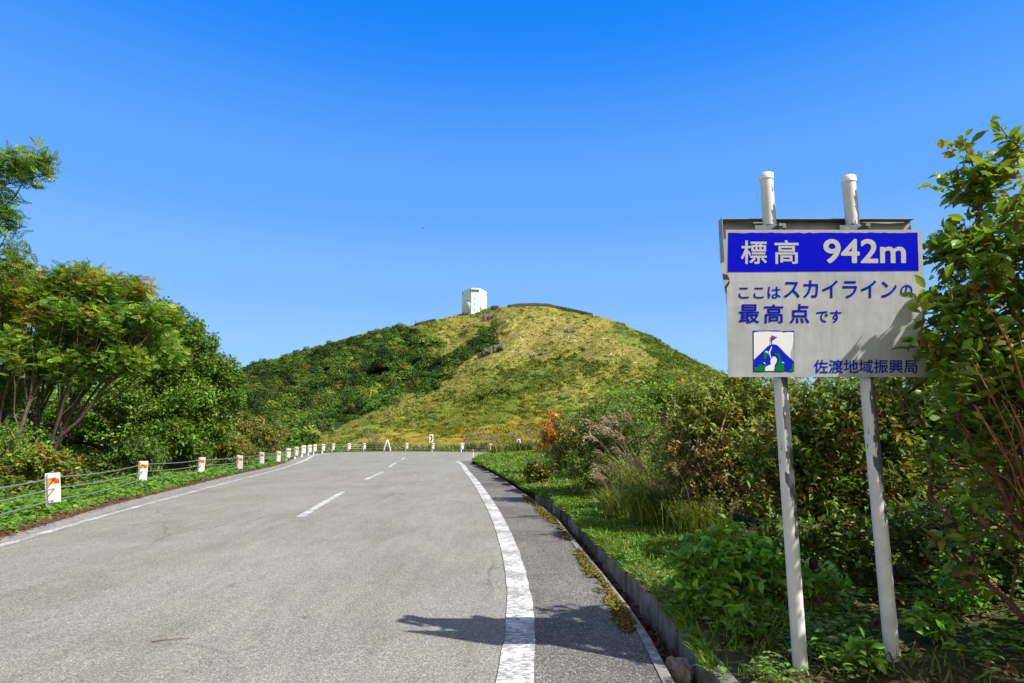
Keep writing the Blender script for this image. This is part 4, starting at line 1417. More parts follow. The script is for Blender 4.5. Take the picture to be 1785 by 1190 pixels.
plant('yellowing_shrub', 'yellow green roadside shrub between the trees and the dark wooded gully', 'shrub', (-14.3, 33.2, -0.1), T4, 15, tips=900, per=10, size=0.16, kind='simple',
      pal=[(0.14, 0.15, 0.018), (0.10, 0.135, 0.016), (0.20, 0.15, 0.02), (0.07, 0.10, 0.015)], pw=[4, 4, 1.5, 2], bark='twig', spread=0.25, r_tip=0.007, seg=0.4, gain=1.75)
for k, (x, y_, z, rr, pal_, lab) in enumerate([
        (-12.6, 16.6, 0.55, 0.75, [(0.10, 0.16, 0.018), (0.075, 0.13, 0.016), (0.12, 0.17, 0.018), (0.14, 0.15, 0.02), (0.13, 0.06, 0.016)], 'low bush with some red leaves right behind the largest guard post'),
        (-14.3, 16.8, 0.85, 1.25, [(0.075, 0.13, 0.016), (0.11, 0.17, 0.018)], 'green bush at the foot of the leaning rowan stems'),
        (-13.0, 21.2, 0.75, 0.95, [(0.08, 0.14, 0.016), (0.055, 0.10, 0.015)], 'dark green bush behind the second guard post'),
        (-13.3, 25.0, 0.8, 1.0, [(0.065, 0.12, 0.015), (0.10, 0.15, 0.018)], 'green bush below the dark broadleaf crown, behind the third guard post'),
        (-13.4, 29.0, 0.8, 1.05, [(0.09, 0.14, 0.016), (0.16, 0.13, 0.02)], 'olive bush behind the fourth and fifth guard posts')]):
    lob = [(x+dx*rr, y_+dy*rr, z+dz*rr, rr*s_) for dx, dy, dz, s_ in ((-.6, 0, 0, .7), (.5, .1, -.1, .65), (0, -.2, .35, .6), (.05, .4, .1, .8), (-1.1, .2, -.2, .6))]
    plant('roadside_bush', lab, 'bush', (x, y_, 0), lob, 30+k, tips=560, per=10, size=0.14, kind='simple', pal=pal_, bark='twig', gain=1.75, spread=0.22, r_tip=0.005, seg=0.35, group='bushes behind the cable fence')

# ------------------------------------------------------------------ ground cover and undergrowth beyond the cable fence (uncountable)
def along_out(r, n, s0, s1, o0, o1, pw=1.0):
    s = s0 + (s1-s0)*r.random(n)**pw
    o = o0 + (o1-o0)*r.random(n)
    P = np.c_[np.interp(s, OUTS, OUTD[:, 0]), np.interp(s, OUTS, OUTD[:, 1])]
    Nn = np.c_[np.interp(s, OUTS, OUTN[:, 0]), np.interp(s, OUTS, OUTN[:, 1])]
    return P + Nn*o[:, None], o, s
sB = OUTS[np.argmin(np.abs(OUTD[:, 1]-60)+np.abs(OUTD[:, 0]+13))]
s7 = OUTS[np.argmin(np.abs(OUTD[:, 1]-6.5))]
r = rnd(21)
P, o_, s_ = along_out(r, 42000, s7, sB-3, 0.12, 3.3, 1.5)
edge = 0.02 + 0.4*fbm(P*0.8, 66, 3)
w = np.clip((o_-edge)*4, 0, 1)
ok = r.random(len(P)) < w
P, o_ = P[ok], o_[ok]
n = len(P)
hh = (0.06 + 0.24*fbm(P*1.7, 67, 3))*np.clip((o_-0.2)*1.6, 0.2, 1)*0.75
z = zl(o_) + hh*(0.5+0.5*r.random(n))
col = palette(r, n, [(0.125, 0.27, 0.022), (0.10, 0.22, 0.02), (0.17, 0.31, 0.026), (0.07, 0.16, 0.018)], [4, 3, 3, 2])
fw = np.c_[r.standard_normal((n, 2)), -0.15*np.ones(n)]
upv = np.c_[r.standard_normal((n, 2))*0.35+np.array([[0.1, -0.12]]), np.ones(n)]
gc = leafcloud(np.c_[P, z], fw, upv, r.uniform(0.075, 0.15, n)*np.clip(P[:, 1]/20, 0.9, 1.5), 'heart', col)
tag(build('ground_cover', *gc[:2], M['leaf'], col=gc[2]), 'bright green heart leaved creeper spreading from the guard posts to the road edge', 'creeper', kind='stuff')
# brown leaf litter along the edge
P, o_, s_ = along_out(r, 9000, s7, sB-6, -0.12, 0.6, 1.5)
n = len(P)
ok = r.random(n) < np.clip(1.1-np.abs(o_-0.22)*2.4, 0, 1)*np.clip(fbm(P*0.9, 68)*2-0.35, 0, 1)
P, o_ = P[ok], o_[ok]
n = len(P)
litter = [leafcloud(np.c_[P, np.where(o_ > 0, zl(np.maximum(o_, 0)), 0)+0.02+0.02*r.random(n)], np.c_[r.standard_normal((n, 2)), 0.2*r.standard_normal(n)], np.c_[r.standard_normal((n, 2))*.4, np.ones(n)],
          r.uniform(0.03, 0.08, n), 'simple', palette(r, n, [(0.16, 0.07, 0.035), (0.20, 0.11, 0.05), (0.09, 0.045, 0.03)]))]
# gutter and under the hedge
y_ = r.uniform(3.0, 14, 5200)
x_ = re(y_) + r.uniform(0.06, 0.26, 5200)
n = len(x_)
litter.append(leafcloud(np.c_[x_, y_, -0.145+0.05*r.random(n)], np.c_[r.standard_normal((n, 2)), 0.3*r.standard_normal(n)], np.c_[r.standard_normal((n, 2))*.4, np.ones(n)], r.uniform(0.02, 0.06, n), 'simple',
              palette(r, n, [(0.13, 0.06, 0.035), (0.17, 0.10, 0.055), (0.07, 0.04, 0.03)])))
y_ = r.uniform(2.8, 9, 5200)
x_ = re(y_)+WALL+0.2 + r.random(5200)*3.0
n = len(x_)
litter.append(leafcloud(np.c_[x_, y_, bank_z(x_, y_)+0.01+0.03*r.random(n)], np.c_[r.standard_normal((n, 2)), 0.3*r.standard_normal(n)], np.c_[r.standard_normal((n, 2))*.4, np.ones(n)], r.uniform(0.025, 0.075, n), 'simple',
              palette(r, n, [(0.14, 0.065, 0.04), (0.19, 0.11, 0.06), (0.08, 0.045, 0.03)])))
V, F, C = merge(litter)
tag(build('fallen_leaves', V, F, M['litter'], col=C), 'brown dead leaves lying along the road edges, in the gutter and under the hedge', 'leaf litter', kind='stuff')

P, o_, s_ = along_out(r, 34000, s7, sB-10, 2.3, 9.5, 1.25)
hgt = np.interp(o_, [2.3, 3.2, 5, 9.5], [0.25, 0.55, 0.8, 1.3])*(0.45+1.1*fbm(P*0.55, 71, 3))
n = len(P)
z = zl(o_) + hgt*r.random(n)**0.6
P2, o2, s2 = along_out(r, 60000, s7-4, sB-14, 8.5, 17, 1.0)
h2 = np.interp(o2, [8.5, 10, 13, 17], [1.6, 2.9, 4.4, 5.2])*(0.5+1.0*fbm(P2*0.4, 72, 3))
z2 = zl(o2) + h2*r.random(len(P2))**0.6
P, z = np.concatenate([P, P2]), np.concatenate([z, z2])
big = np.r_[np.ones(n), np.full(len(P2), 1.5)]
n = len(P)
col = palette(r, n, [(0.10, 0.19, 0.02), (0.14, 0.23, 0.024), (0.075, 0.14, 0.018), (0.20, 0.20, 0.026), (0.23, 0.10, 0.026)], [4, 4, 3, 1.6, .5])
ug = leafcloud(np.c_[P, z], np.c_[r.standard_normal((n, 2)), -0.2+0.4*r.standard_normal(n)], np.c_[r.standard_normal((n, 2))*0.5, np.ones(n)], r.uniform(0.09, 0.19, n)*big, 'simple', col)
tag(build('undergrowth', *ug[:2], M['leaf'], col=ug[2]), 'tangled leafy undergrowth beneath the trees behind the cable fence', 'undergrowth', kind='stuff')

# ------------------------------------------------------------------ grass
def blades(r, x, y, z, h, col, lean=0.5, width=1.0, wind=(0, 0)):
    n = len(x)
    fw = np.c_[r.standard_normal((n, 2))*lean+np.array([wind]), np.ones(n)]
    return leafcloud(np.c_[x, y, z], fw, np.c_[r.standard_normal((n, 2)), 0.3*np.ones(n)], h, 'blade', col, width)
r = rnd(22)
gp = []
n = 90000
y_ = 3.0*np.exp(r.random(n)*np.log(47/3.0))
wd = np.interp(y_, [3, 6, 9, 14, 22, 36, 46], [1.3, 1.3, 1.5, 1.3, 2.2, 4.5, 6])
x_ = re(y_)+WALL+0.03 + r.random(n)**1.25*wd
dens = fbm(np.c_[x_, y_]*1.6, 81, 3)
near = np.clip((y_-4.2)/2.5, 0.06, 1)
ok = r.random(n) < np.clip((dens-0.30)*4.5, 0.08, 1)*near
x_, y_ = x_[ok], y_[ok]
n = len(x_)
col = palette(r, n, [(0.13, 0.255, 0.026), (0.10, 0.215, 0.024), (0.18, 0.28, 0.03), (0.26, 0.26, 0.06)], [4, 4, 3, 1])
dry = np.clip((fbm(np.c_[x_, y_]*0.9, 86, 3)-0.52)*6, 0, 0.8)*(r.random(n) < 0.6)
col = col*(1-dry[:, None]) + dry[:, None]*palette(r, n, [(0.30, 0.25, 0.09), (0.24, 0.22, 0.06)])
gp.append(blades(r, x_, y_, bank_z(x_, y_)-0.01, r.uniform(0.07, 0.2, n)*np.clip(y_/14, 0.8, 1.5), col, 0.55, np.clip(y_/7, 0.8, 5)))
n = 16000
y_ = 3.6*np.exp(r.random(n)*np.log(34/3.6))
x_ = re(y_)+WALL+r.uniform(0.02, 0.14, n)+np.where(y_ > 15, -0.12, 0)
ok = r.random(n) < np.clip((fbm(np.c_[x_*0.5, y_*1.1], 88, 3)-0.42)*5, 0, 1)*np.clip((y_-4)/3, 0.15, 1)
x_, y_ = x_[ok], y_[ok]
n = len(x_)
col = palette(r, n, [(0.13, 0.25, 0.026), (0.10, 0.20, 0.022), (0.18, 0.26, 0.03)])
gp.append(blades(r, x_, y_, np.full(n, 0.1), r.uniform(0.1, 0.24, n)*np.clip(y_/14, 0.8, 1.4), col, 0.5, np.clip(y_/7, 0.8, 5), (-1.1, -0.2)))
# strip beyond the bend and round the guard posts
P, o_, s_ = along_out(r, 16000, sB-22, OUTS[-1]-8, 0.25, 4.5)
n = len(P)
col = palette(r, n, [(0.11, 0.20, 0.02), (0.15, 0.20, 0.025), (0.22, 0.20, 0.05), (0.08, 0.15, 0.018)])
gp.append(blades(r, P[:, 0], P[:, 1], zl(o_)-0.02, r.uniform(0.15, 0.45, n)*np.clip(o_*0.5, 0.5, 1.5), col, 0.5, 4.0))
V, F, C = merge(gp)
tag(build('grass', V, F, M['grass'], col=C), 'green verge grass beside the gutter wall and round the bend', 'grass', kind='stuff')
# small broad leaves among the verge grass
n = 40000
y_ = 2.9*np.exp(r.random(n)*np.log(30/2.9))
x_ = re(y_)+WALL+0.02 + r.random(n)**1.2*np.interp(y_, [3, 7, 12, 30], [2.2, 1.9, 1.2, 1.0])
x_ = np.where((y_ < 6.5) & (r.random(n) < 0.45), re(y_)+WALL+0.1+r.random(n)*2.9, x_)
ok = (fbm(np.c_[x_, y_]*1.9, 83, 3) > 0.45) & ~((np.abs(x_-1.68) < 0.16) & (y_ < 3.95)) & ~((np.abs(x_-2.2) < 0.13) & (y_ < 3.95))
x_, y_ = x_[ok], y_[ok]
n = len(x_)
z = bank_z(x_, y_) + 0.02 + 0.13*r.random(n)*fbm(np.c_[x_, y_]*2.5, 85, 2)*1.6
wl_ = leafcloud(np.c_[x_, y_, z], np.c_[r.standard_normal((n, 2)), 0.1*np.ones(n)], np.c_[r.standard_normal((n, 2))*0.4, np.ones(n)], r.uniform(0.03, 0.075, n)*np.clip(y_/9, 0.9, 2), 'ovate',
                palette(r, n, [(0.13, 0.27, 0.03), (0.095, 0.21, 0.026), (0.19, 0.32, 0.036)]))
tag(build('weeds', *wl_[:2], M['leaf'], col=wl_[2]), 'small leafy weeds among the grass on the bank by the gutter wall', 'weeds', kind='stuff')
# moss along the gutter edge
n = 34000
y_ = r.uniform(3.2, 16, n)
d_ = np.abs(r.standard_normal(n))*0.085
x_ = re(y_) - d_ + 0.02
mw = 0.6*fbm(np.c_[x_*3, y_*0.9], 91, 3)+0.4*fbm(np.c_[x_*9, y_*5], 92, 3)
ok = (mw - d_*0.8 > 0.425) & (y_ > 4.9) | (mw-d_*2 > 0.56)
x_, y_, d_ = x_[ok], y_[ok], d_[ok]
n = len(x_)
ms = leafcloud(np.c_[x_, y_, 0.012+0.012*r.random(n)], np.c_[r.standard_normal((n, 2)), 0.3*np.ones(n)], np.c_[r.standard_normal((n, 2))*.5, np.ones(n)], r.uniform(0.012, 0.03, n), 'card',
               palette(r, n, [(0.17, 0.14, 0.02), (0.12, 0.13, 0.02), (0.21, 0.18, 0.03), (0.09, 0.075, 0.03)]))
tag(build('moss', *ms[:2], M['litter'], col=ms[2]), 'yellow green moss growing along the shoulder edge beside the gutter', 'moss', kind='stuff')

# single leaves and twigs on the asphalt
for x, y_, s_, rz, lab in [(0.46, 5.62, 0.055, 0.3, 'curled brown leaf on the dark shoulder beside the white edge line'), (0.42, 8.2, 0.05, 1.2, 'dark dead leaf on the shoulder further up from the curled brown one'),
                          (-0.9, 6.2, 0.03, 2.0, 'tiny orange leaf on the traffic lane next to the sign shadow')]:
    V, F, C = leafcloud(np.array([[0, 0, 0.012]]), np.array([[cos(rz), sin(rz), 0.15]]), np.array([[0.2, 0.1, 1]]), np.array([s_]), 'ovate', np.array([[0.22, 0.075, 0.03]]))
    o = build('fallen_leaf', V, F, M['litter'], col=C)
    o.location = (x, y_, 0.006)
    tag(o, lab, 'leaf', 'single leaves on the asphalt')
o = MB().tube([(0, 0, 0.008), (0.07, 0.03, 0.01), (0.15, 0.045, 0.012), (0.24, 0.075, 0.008)], [0.004, 0.004, 0.003, 0.002], 6).obj('fallen_twig', M['stem'], smooth=True)
o.location = (-2.65, 4.72, 0.0)
tag(o, 'thin brown twig lying on the grey traffic lane', 'twig')

# ------------------------------------------------------------------ plume grass
def plume_grass(label, x, y, zb, H, n_bl, n_pl, seed, rad=0.25, wind=(-0.35, 0.0), wd=1.0, pcol=None, group='plume grass clumps'):
    r = rnd(seed)
    t = thing('plume_grass', label, 'plume grass', (x, y, zb), 0, group)
    parts = []
    # arching blades as 5-segment strips
    K = 6
    az = r.random(n_bl)*2*pi
    L = H*r.uniform(0.55, 1.1, n_bl)
    outw = r.uniform(0.15, 0.75, n_bl)
    w = r.uniform(0.004, 0.008, n_bl)*wd
    u = np.linspace(0, 1, K)
    dirx, diry = np.cos(az)*outw+wind[0]*0.4, np.sin(az)*outw+wind[1]*0.4
    bx, by = rad*0.6*r.standard_normal(n_bl), rad*0.6*r.standard_normal(n_bl)
    Xc = bx[:, None] + dirx[:, None]*L[:, None]*u[None]**1.5
    Yc = by[:, None] + diry[:, None]*L[:, None]*u[None]**1.5
    Zc = L[:, None]*(u[None]*1.0 - (0.35+0.35*outw[:, None])*u[None]**3)
    sx, sy = -np.sin(az), np.cos(az)
    ww = (w[:, None]*np.array([0.7, 1, 1, .85, .55, .05])[None])
    A = np.stack([Xc+sx[:, None]*ww, Yc+sy[:, None]*ww, Zc], -1)
    B = np.stack([Xc-sx[:, None]*ww, Yc-sy[:, None]*ww, Zc], -1)
    V = np.concatenate([A, B], 1).reshape(-1, 3)
    f1 = np.array([[i, i+1, K+i+1, K+i] for i in range(K-1)])
    F = (f1[None]+(np.arange(n_bl)*2*K)[:, None, None]).reshape(-1, 4)
    C = np.repeat(palette(r, n_bl, [(0.12, 0.20, 0.025), (0.18, 0.22, 0.03), (0.28, 0.24, 0.06), (0.09, 0.16, 0.02)]), 2*K, axis=0)
    build('blades', V, F, M['grass'], t, col=C)
    mb = MB()
    VV, FF, CC = [], [], []
    pc = pcol or [(0.50, 0.39, 0.24), (0.42, 0.31, 0.19), (0.58, 0.47, 0.32)]
    for k in range(n_pl):
        a = r.random()*2*pi
        o_ = r.uniform(0.1, 0.4)
        hh = H*r.uniform(0.9, 1.3)
        ex, ey = cos(a)*o_*H*0.5+wind[0]*H*r.uniform(0.5, 1.2), sin(a)*o_*H*0.5+wind[1]*H*0.5
        b0 = Vector((rad*0.4*r.normal(), rad*0.4*r.normal(), 0))
        pts = [b0 + Vector((ex*q**2, ey*q**2, hh*(q-0.12*q**3))) for q in (0, .3, .6, .8, 1)]
        mb.tube(pts, [0.004*wd, 0.0035*wd, 0.003*wd, 0.0025*wd, 0.002*wd], 5)
        tip = pts[-1]
        d0 = (pts[-1]-pts[-2]).normalized()
        ns = 9
        for j in range(ns):
            st = pts[-2].lerp(tip, 0.3+0.7*j/ns)
            dd = (d0 + Vector((r.normal()*0.2+wind[0]*1.3, r.normal()*0.2+wind[1]*0.5, r.normal()*0.12-0.1))).normalized()
            Ls = H*r.uniform(0.10, 0.17)
            m_ = 7
            q = np.arange(m_)/m_
            pp = np.array(st)[None] + np.array(dd)[None]*(q*Ls)[:, None]
            pp[:, 2] -= 0.5*Ls*q**2
            fw = np.array(dd)[None] + 0.35*r.standard_normal((m_, 3)) - np.array([[0, 0, .5]])*q[:, None]
            c_ = palette(r, m_, pc)
            Vv, Fv, Cv = leafcloud(pp, fw, r.standard_normal((m_, 3)), np.full(m_, Ls*0.33), 'card', c_, 0.28*min(wd, 2.2))
            VV.append(Vv); FF.append(Fv); CC.append(Cv)
    mb.obj('stalk', M['twig'], t)
    V, F, C = merge(list(zip(VV, FF, CC)))
    build('plume', V, F, M['plume'], t, col=C)
plume_grass('big clump of plume grass with pinkish tan plumes bending towards the road', 2.05, 9.1, 0.3, 0.92, 700, 12, 61, 0.34, (-0.5, -0.1), 0.75)
plume_grass('plume grass clump further back, plumes rising in front of the green hedge', 2.2, 11.0, 0.3, 1.45, 260, 9, 62, 0.3, (-0.42, -0.05), 1.4)
plume_grass('low plume grass clump at the foot of the dark hedge bush', 1.72, 10.2, 0.25, 0.7, 200, 5, 63, 0.22, (-0.4, -0.1), 1.3)
plume_grass('plume grass clump growing into the brownish bush near the sign', 2.45, 8.2, 0.3, 0.7, 300, 4, 64, 0.3, (-0.3, 0), 0.7)
for k, (x, y_, H, lab) in enumerate([(-14.3, 62.5, 1.6, 'pale plume grass behind the posts on the tree side of the A-shaped stay'), (-13.6, 62.2, 1.5, 'pale plume grass directly beside the A-shaped stay'),
                                    (-19.2, 50, 1.7, 'pinkish plume grass by the yellow green shrub at the start of the bend'), (-4.0, 61.2, 1.5, 'pale plume grass past the tall chevron sign'),
                                    (-2.6, 60, 1.6, 'tall plume grass behind the last guard post'), (-1.2, 50.5, 1.4, 'pale plume grass on the tree side of the smaller chevron sign'),
                                    (0.4, 47, 1.3, 'pale plume grass in front of the smaller chevron sign'), (1.6, 46.5, 1.5, 'plume grass on the hedge side of the smaller chevron sign'), (2.2, 34, 1.4, 'plume grass below the orange shrub')]):
    plume_grass(lab, x, y_, zl(1.5) if y_ > 48 else 0.35, H, 150, 15, 640+k, 0.6, (-0.15, 0), 4.5, [(0.46, 0.38, 0.24), (0.40, 0.31, 0.19), (0.52, 0.44, 0.30)])

# ------------------------------------------------------------------ hedge side bushes
HA = [(1.55, 14, 1.63, 0.62), (2.22, 14, 1.89, 0.64), (1.95, 14, 1.11, 0.75), (1.3, 14, 1.05, 0.5), (2.55, 13, 1.74, 0.62), (1.6, 13.2, 0.7, 0.5), (1.05, 14.2, 1.0, 0.36), (2.7, 14, 1.0, 0.8), (2.4, 13, 0.8, 0.6)]
plant('hedge_bush', 'dark rounded bush with small glossy leaves behind the plume grass', 'bush', (2.0, 14.0, 0.3), HA, 41, gain=1.85, tips=2000, per=12, size=0.075, kind='simple',
      pal=[(0.075, 0.135, 0.016), (0.055, 0.105, 0.015), (0.11, 0.155, 0.02), (0.10, 0.085, 0.025)], pw=[4, 3, 3, 1], bark='twig', spread=0.16, r_tip=0.004, seg=0.3, group='hedge bushes by the road')
HB = [(5.0, 11.5, 1.9, 0.9), (6.0, 11, 2.1, 1.0), (7.2, 11, 2.3, 1.1), (5.4, 11, 1.0, 1.0), (6.6, 11, 1.0, 1.1), (8.5, 11, 2.2, 1.2), (8.0, 11, 1.1, 1.1), (4.3, 11.5, 1.2, 0.8), (9.8, 11, 2.0, 1.4)]
plant('hedge_bush', 'sunlit yellow green bush far behind the sign board, seen between its poles', 'bush', (6.2, 11.4, 0.5), HB, 40, gain=1.8, tips=1700, per=11, size=0.10, kind='simple',
      pal=[(0.11, 0.155, 0.018), (0.15, 0.175, 0.02), (0.075, 0.11, 0.016)], bark='twig', spread=0.2, r_tip=0.004, seg=0.4, bases=[(5.2, 11.4, .5), (6.2, 11.4, .5), (7.4, 11.4, .5), (8.6, 11.4, .5)], group='hedge bushes by the road')
HA2 = [(3.37, 18, 2.2, 0.77), (4.06, 18, 2.4, 0.69), (4.58, 18, 2.35, 0.77), (4.93, 18, 2.65, 0.6), (3.53, 18, 1.7, 0.86), (2.8, 18.5, 1.5, 0.7), (4.4, 18, 1.4, 1.0), (5.6, 18, 2.2, 0.9), (2.7, 17, 1.9, 0.5)]
plant('hedge_bush', 'bright green bush rising in front of the hill flank above the plume grass', 'bush', (3.8, 18.2, 0.4), HA2, 42, gain=2.1, tips=1600, per=12, size=0.12, kind='simple',
      pal=[(0.09, 0.155, 0.018), (0.12, 0.18, 0.02), (0.065, 0.12, 0.016)], bark='twig', spread=0.2, r_tip=0.005, seg=0.35, group='hedge bushes by the road')
OR = [(1.37, 20, 1.78, 0.5), (1.74, 20, 1.59, 0.42), (1.18, 20, 1.35, 0.38), (1.7, 20, 1.15, 0.4)]
plant('autumn_shrub', 'small shrub with glowing orange autumn leaves at the far end of the hedge', 'shrub', (1.45, 20.1, 0.3), OR, 43, gain=1.15, tips=420, per=9, size=0.12, kind='simple',
      pal=[(0.55, 0.24, 0.03), (0.62, 0.36, 0.09), (0.45, 0.15, 0.03), (0.28, 0.27, 0.03), (0.36, 0.18, 0.06)], pw=[4, 3, 2, 1.5, 2], bark='twig', spread=0.18, r_tip=0.004, seg=0.3)
for k, (x, y_, rr, lab) in enumerate([(2.6, 24, 1.1, 'olive bush past the orange shrub'), (0.7, 16.8, 0.32, 'tiny dark bush on the grass bank next to the orange shrub'), (4.5, 23, 1.5, 'large green bush behind the orange shrub'), (4.3, 14.6, 1.35, 'broad olive bush behind the browning bush')]):
    lob = [(x+dx*rr, y_+dy*rr, 0.4+rr*(0.55+dz), rr*s_) for dx, dy, dz, s_ in ((-.5, 0, 0, .6), (.5, .1, -.1, .6), (0, -.2, .3, .55), (.05, .4, .1, .6))]
    plant('hedge_bush', lab, 'bush', (x, y_, 0.3), lob, 46+k, tips=320, per=10, size=0.13, kind='simple', pal=[(0.10, 0.145, 0.018), (0.075, 0.12, 0.016), (0.15, 0.14, 0.03)], bark='twig', spread=0.2, r_tip=0.004, group='hedge bushes by the road')
BR = [(2.78, 8.6, 2.0, 0.5), (3.26, 8.6, 2.03, 0.47), (2.45, 8.6, 1.7, 0.42), (2.85, 8.6, 1.42, 0.73), (2.35, 8.6, 1.15, 0.45), (3.42, 8.6, 1.5, 0.65), (3.65, 8.6, 1.95, 0.45), (2.52, 8.6, 2.08, 0.22), (3.25, 8.6, 2.22, 0.28), (4.2, 8.8, 1.9, 0.6), (2.9, 8.4, 0.9, 0.6), (3.7, 8.5, 1.0, 0.7)]
def browning(r, T, c):
    k = fbm(T*1.6, 301, 3)
    br = (k > 0.585) & (T[:, 2] < 1.9)
    c[br] = palette(r, int(br.sum()), [(0.17, 0.11, 0.055), (0.12, 0.08, 0.04), (0.22, 0.16, 0.085), (0.10, 0.11, 0.02)])
    return c
plant('browning_bush', 'tall bush with brown withered leaves and bare twigs between plume grass and sign', 'bush', (3.1, 8.7, 0.35), BR, 44, gain=2.05, tips=2600, per=11, size=0.078, kind='simple',
      pal=[(0.10, 0.145, 0.02), (0.13, 0.165, 0.022), (0.07, 0.10, 0.016), (0.16, 0.14, 0.03)], pw=[4, 3, 3, 2], bark='twig', spread=0.15, r_tip=0.0035, seg=0.25, tipcol=browning, bare=0.12,
      bases=[(2.9, 8.6, .3), (3.2, 8.8, .3), (3.5, 8.6, .35), (2.6, 8.7, .3)])
BH = [(3.43, 6.5, 1.74, 0.5), (4.12, 6.5, 1.87, 0.56), (2.97, 6.7, 1.38, 0.5), (3.68, 6.5, 1.14, 0.62), (4.44, 6.5, 1.38, 0.56), (3.29, 6.5, 0.79, 0.5), (4.12, 6.4, 0.67, 0.56), (4.86, 6.5, 1.87, 0.56), (2.75, 6.6, 0.85, 0.4), (5.3, 6.5, 1.2, 0.8), (4.9, 6.3, 0.8, 0.6)]
plant('hedge_bush', 'leafy bush directly behind the sign poles, filling the space under the board', 'bush', (3.8, 6.8, 0.45), BH, 45, gain=1.8, tips=2500, per=11, size=0.085, kind='ovate',
      pal=[(0.075, 0.125, 0.016), (0.10, 0.15, 0.018), (0.055, 0.09, 0.015), (0.15, 0.14, 0.022), (0.14, 0.085, 0.04)], pw=[4, 3, 3, 2, 1], bark='stem', spread=0.15, r_tip=0.0032, seg=0.25, bare=0.1,
      bases=[(3.4, 6.8, .45), (3.8, 6.7, .45), (4.2, 6.9, .5), (4.6, 6.6, .5)], group='hedge bushes by the road')
NR = [(3.26, 3.9, 3.29, 0.269), (3.11, 3.9, 3.14, 0.168), (3.03, 3.9, 2.8, 0.202), (3.28, 3.9, 2.8, 0.336), (2.91, 3.85, 2.74, 0.123), (3.0, 3.9, 2.4, 0.269), (3.26, 3.9, 2.32, 0.336), (2.85, 3.8, 2.27, 0.19), (2.77, 3.7, 2.08, 0.168), (2.98, 3.8, 1.96, 0.269), (3.21, 3.9, 1.79, 0.336), (2.83, 3.8, 1.68, 0.213), (3.05, 3.9, 1.43, 0.314), (3.45, 3.9, 3.45, 0.19), (3.68, 3.9, 2.88, 0.504), (3.53, 3.9, 1.91, 0.538), (3.4, 3.9, 3.52, 0.112), (3.53, 3.2, 2.6, 0.56), (3.63, 3.0, 1.6, 0.616), (3.23, 4.5, 2.0, 0.448), (3.43, 4.6, 1.2, 0.56), (2.67, 3.6, 2.18, 0.123), (2.69, 3.62, 1.95, 0.146), (2.75, 3.7, 2.42, 0.112), (3.23, 3.9, 1.05, 0.37), (2.98, 4.1, 0.75, 0.314), (3.43, 3.7, 0.75, 0.392), (2.93, 3.75, 1.5, 0.224), (2.81, 3.75, 1.2, 0.168), (2.85, 3.52, 2.5, 0.13), (3.0, 3.42, 2.78, 0.14), (2.8, 3.5, 2.28, 0.12), (2.53, 3.6, 2.1, 0.09), (2.52, 3.6, 2.34, 0.07), (2.55, 3.58, 1.92, 0.1), (2.95, 3.8, 3.02, 0.05), (3.03, 3.85, 3.33, 0.05), (2.83, 3.75, 2.74, 0.05), (3.15, 3.9, 3.5, 0.05)]
ts = plant('tall_shrub', 'tall shrub with toothed glossy leaves leaning over the end of the sign board', 'shrub', (3.35, 3.85, 0.4), NR, 51, gain=2.05, tips=1250, per=10, size=0.10, thin=(1.45, 0.75), bare=0.05, kind='ovate',
      pal=[(0.085, 0.14, 0.016), (0.065, 0.115, 0.015), (0.12, 0.165, 0.018), (0.13, 0.115, 0.02), (0.16, 0.08, 0.035)], pw=[4, 4, 3, 1.2, .6], bark='stem', spread=0.14, droop=0.35, r_tip=0.0032, power=0.42, seg=0.22, rmax=0.02, lead=0.9,
      bases=[(3.25, 3.75, .35), (3.3, 3.85, .35), (3.38, 3.8, .4), (3.45, 3.9, .4), (3.2, 3.95, .35), (3.5, 3.7, .4), (3.6, 3.8, .45)])
r = rnd(151)
mb = MB()
for k in range(34):        # the shrub's bare reddish canes fanning up from the base
    a_ = r.uniform(-1, 1)
    b0 = Vector((0.05*r.normal()+0.02*a_, 0.06*r.normal(), -0.1))
    tp = Vector((-0.34+0.42*a_, -0.22+0.14*r.normal(), r.uniform(1.1, 2.0)))
    sw = Vector((-0.10*a_-0.04, -0.06, 0.12))
    pts = [b0.lerp(tp, q) + sw*sin(pi*q) + Vector((r.normal(), r.normal(), 0))*0.012 for q in np.linspace(0, 1, 7)]
    w0 = r.uniform(0.005, 0.011)
    mb.tube(pts, list(np.linspace(w0, w0*0.4, 7)), 6)
    if r.random() < 0.7:
        p0 = pts[int(r.integers(2, 5))]
        mb.tube([p0, p0+Vector((-0.1+0.12*r.normal(), 0.06*r.normal(), 0.16)), p0+Vector((-0.16+0.2*r.normal(), 0.1*r.normal(), 0.36))], [w0*0.5, w0*0.35, w0*0.2], 5)
mb.obj('cane', M['cane'], ts, smooth=True)
LS = [(2.9, 5.3, 0.62, 0.3), (3.4, 5.1, 0.7, 0.35), (4.0, 5.2, 0.75, 0.4), (4.6, 5.2, 0.8, 0.45), (2.55, 5.6, 0.55, 0.28), (3.3, 4.7, 0.5, 0.25), (3.9, 4.7, 0.6, 0.35)]
plant('hedge_bush', 'low shaded bush on the ground behind the second sign pole', 'bush', (3.4, 5.2, 0.4), LS, 50, tips=620, per=9, size=0.085, kind='ovate',
      pal=[(0.06, 0.115, 0.016), (0.085, 0.145, 0.018), (0.05, 0.09, 0.015)], bark='stem', spread=0.13, r_tip=0.003, seg=0.2, bases=[(2.9, 5.3, .35), (3.5, 5.1, .4), (4.2, 5.2, .45)], group='hedge bushes by the road')
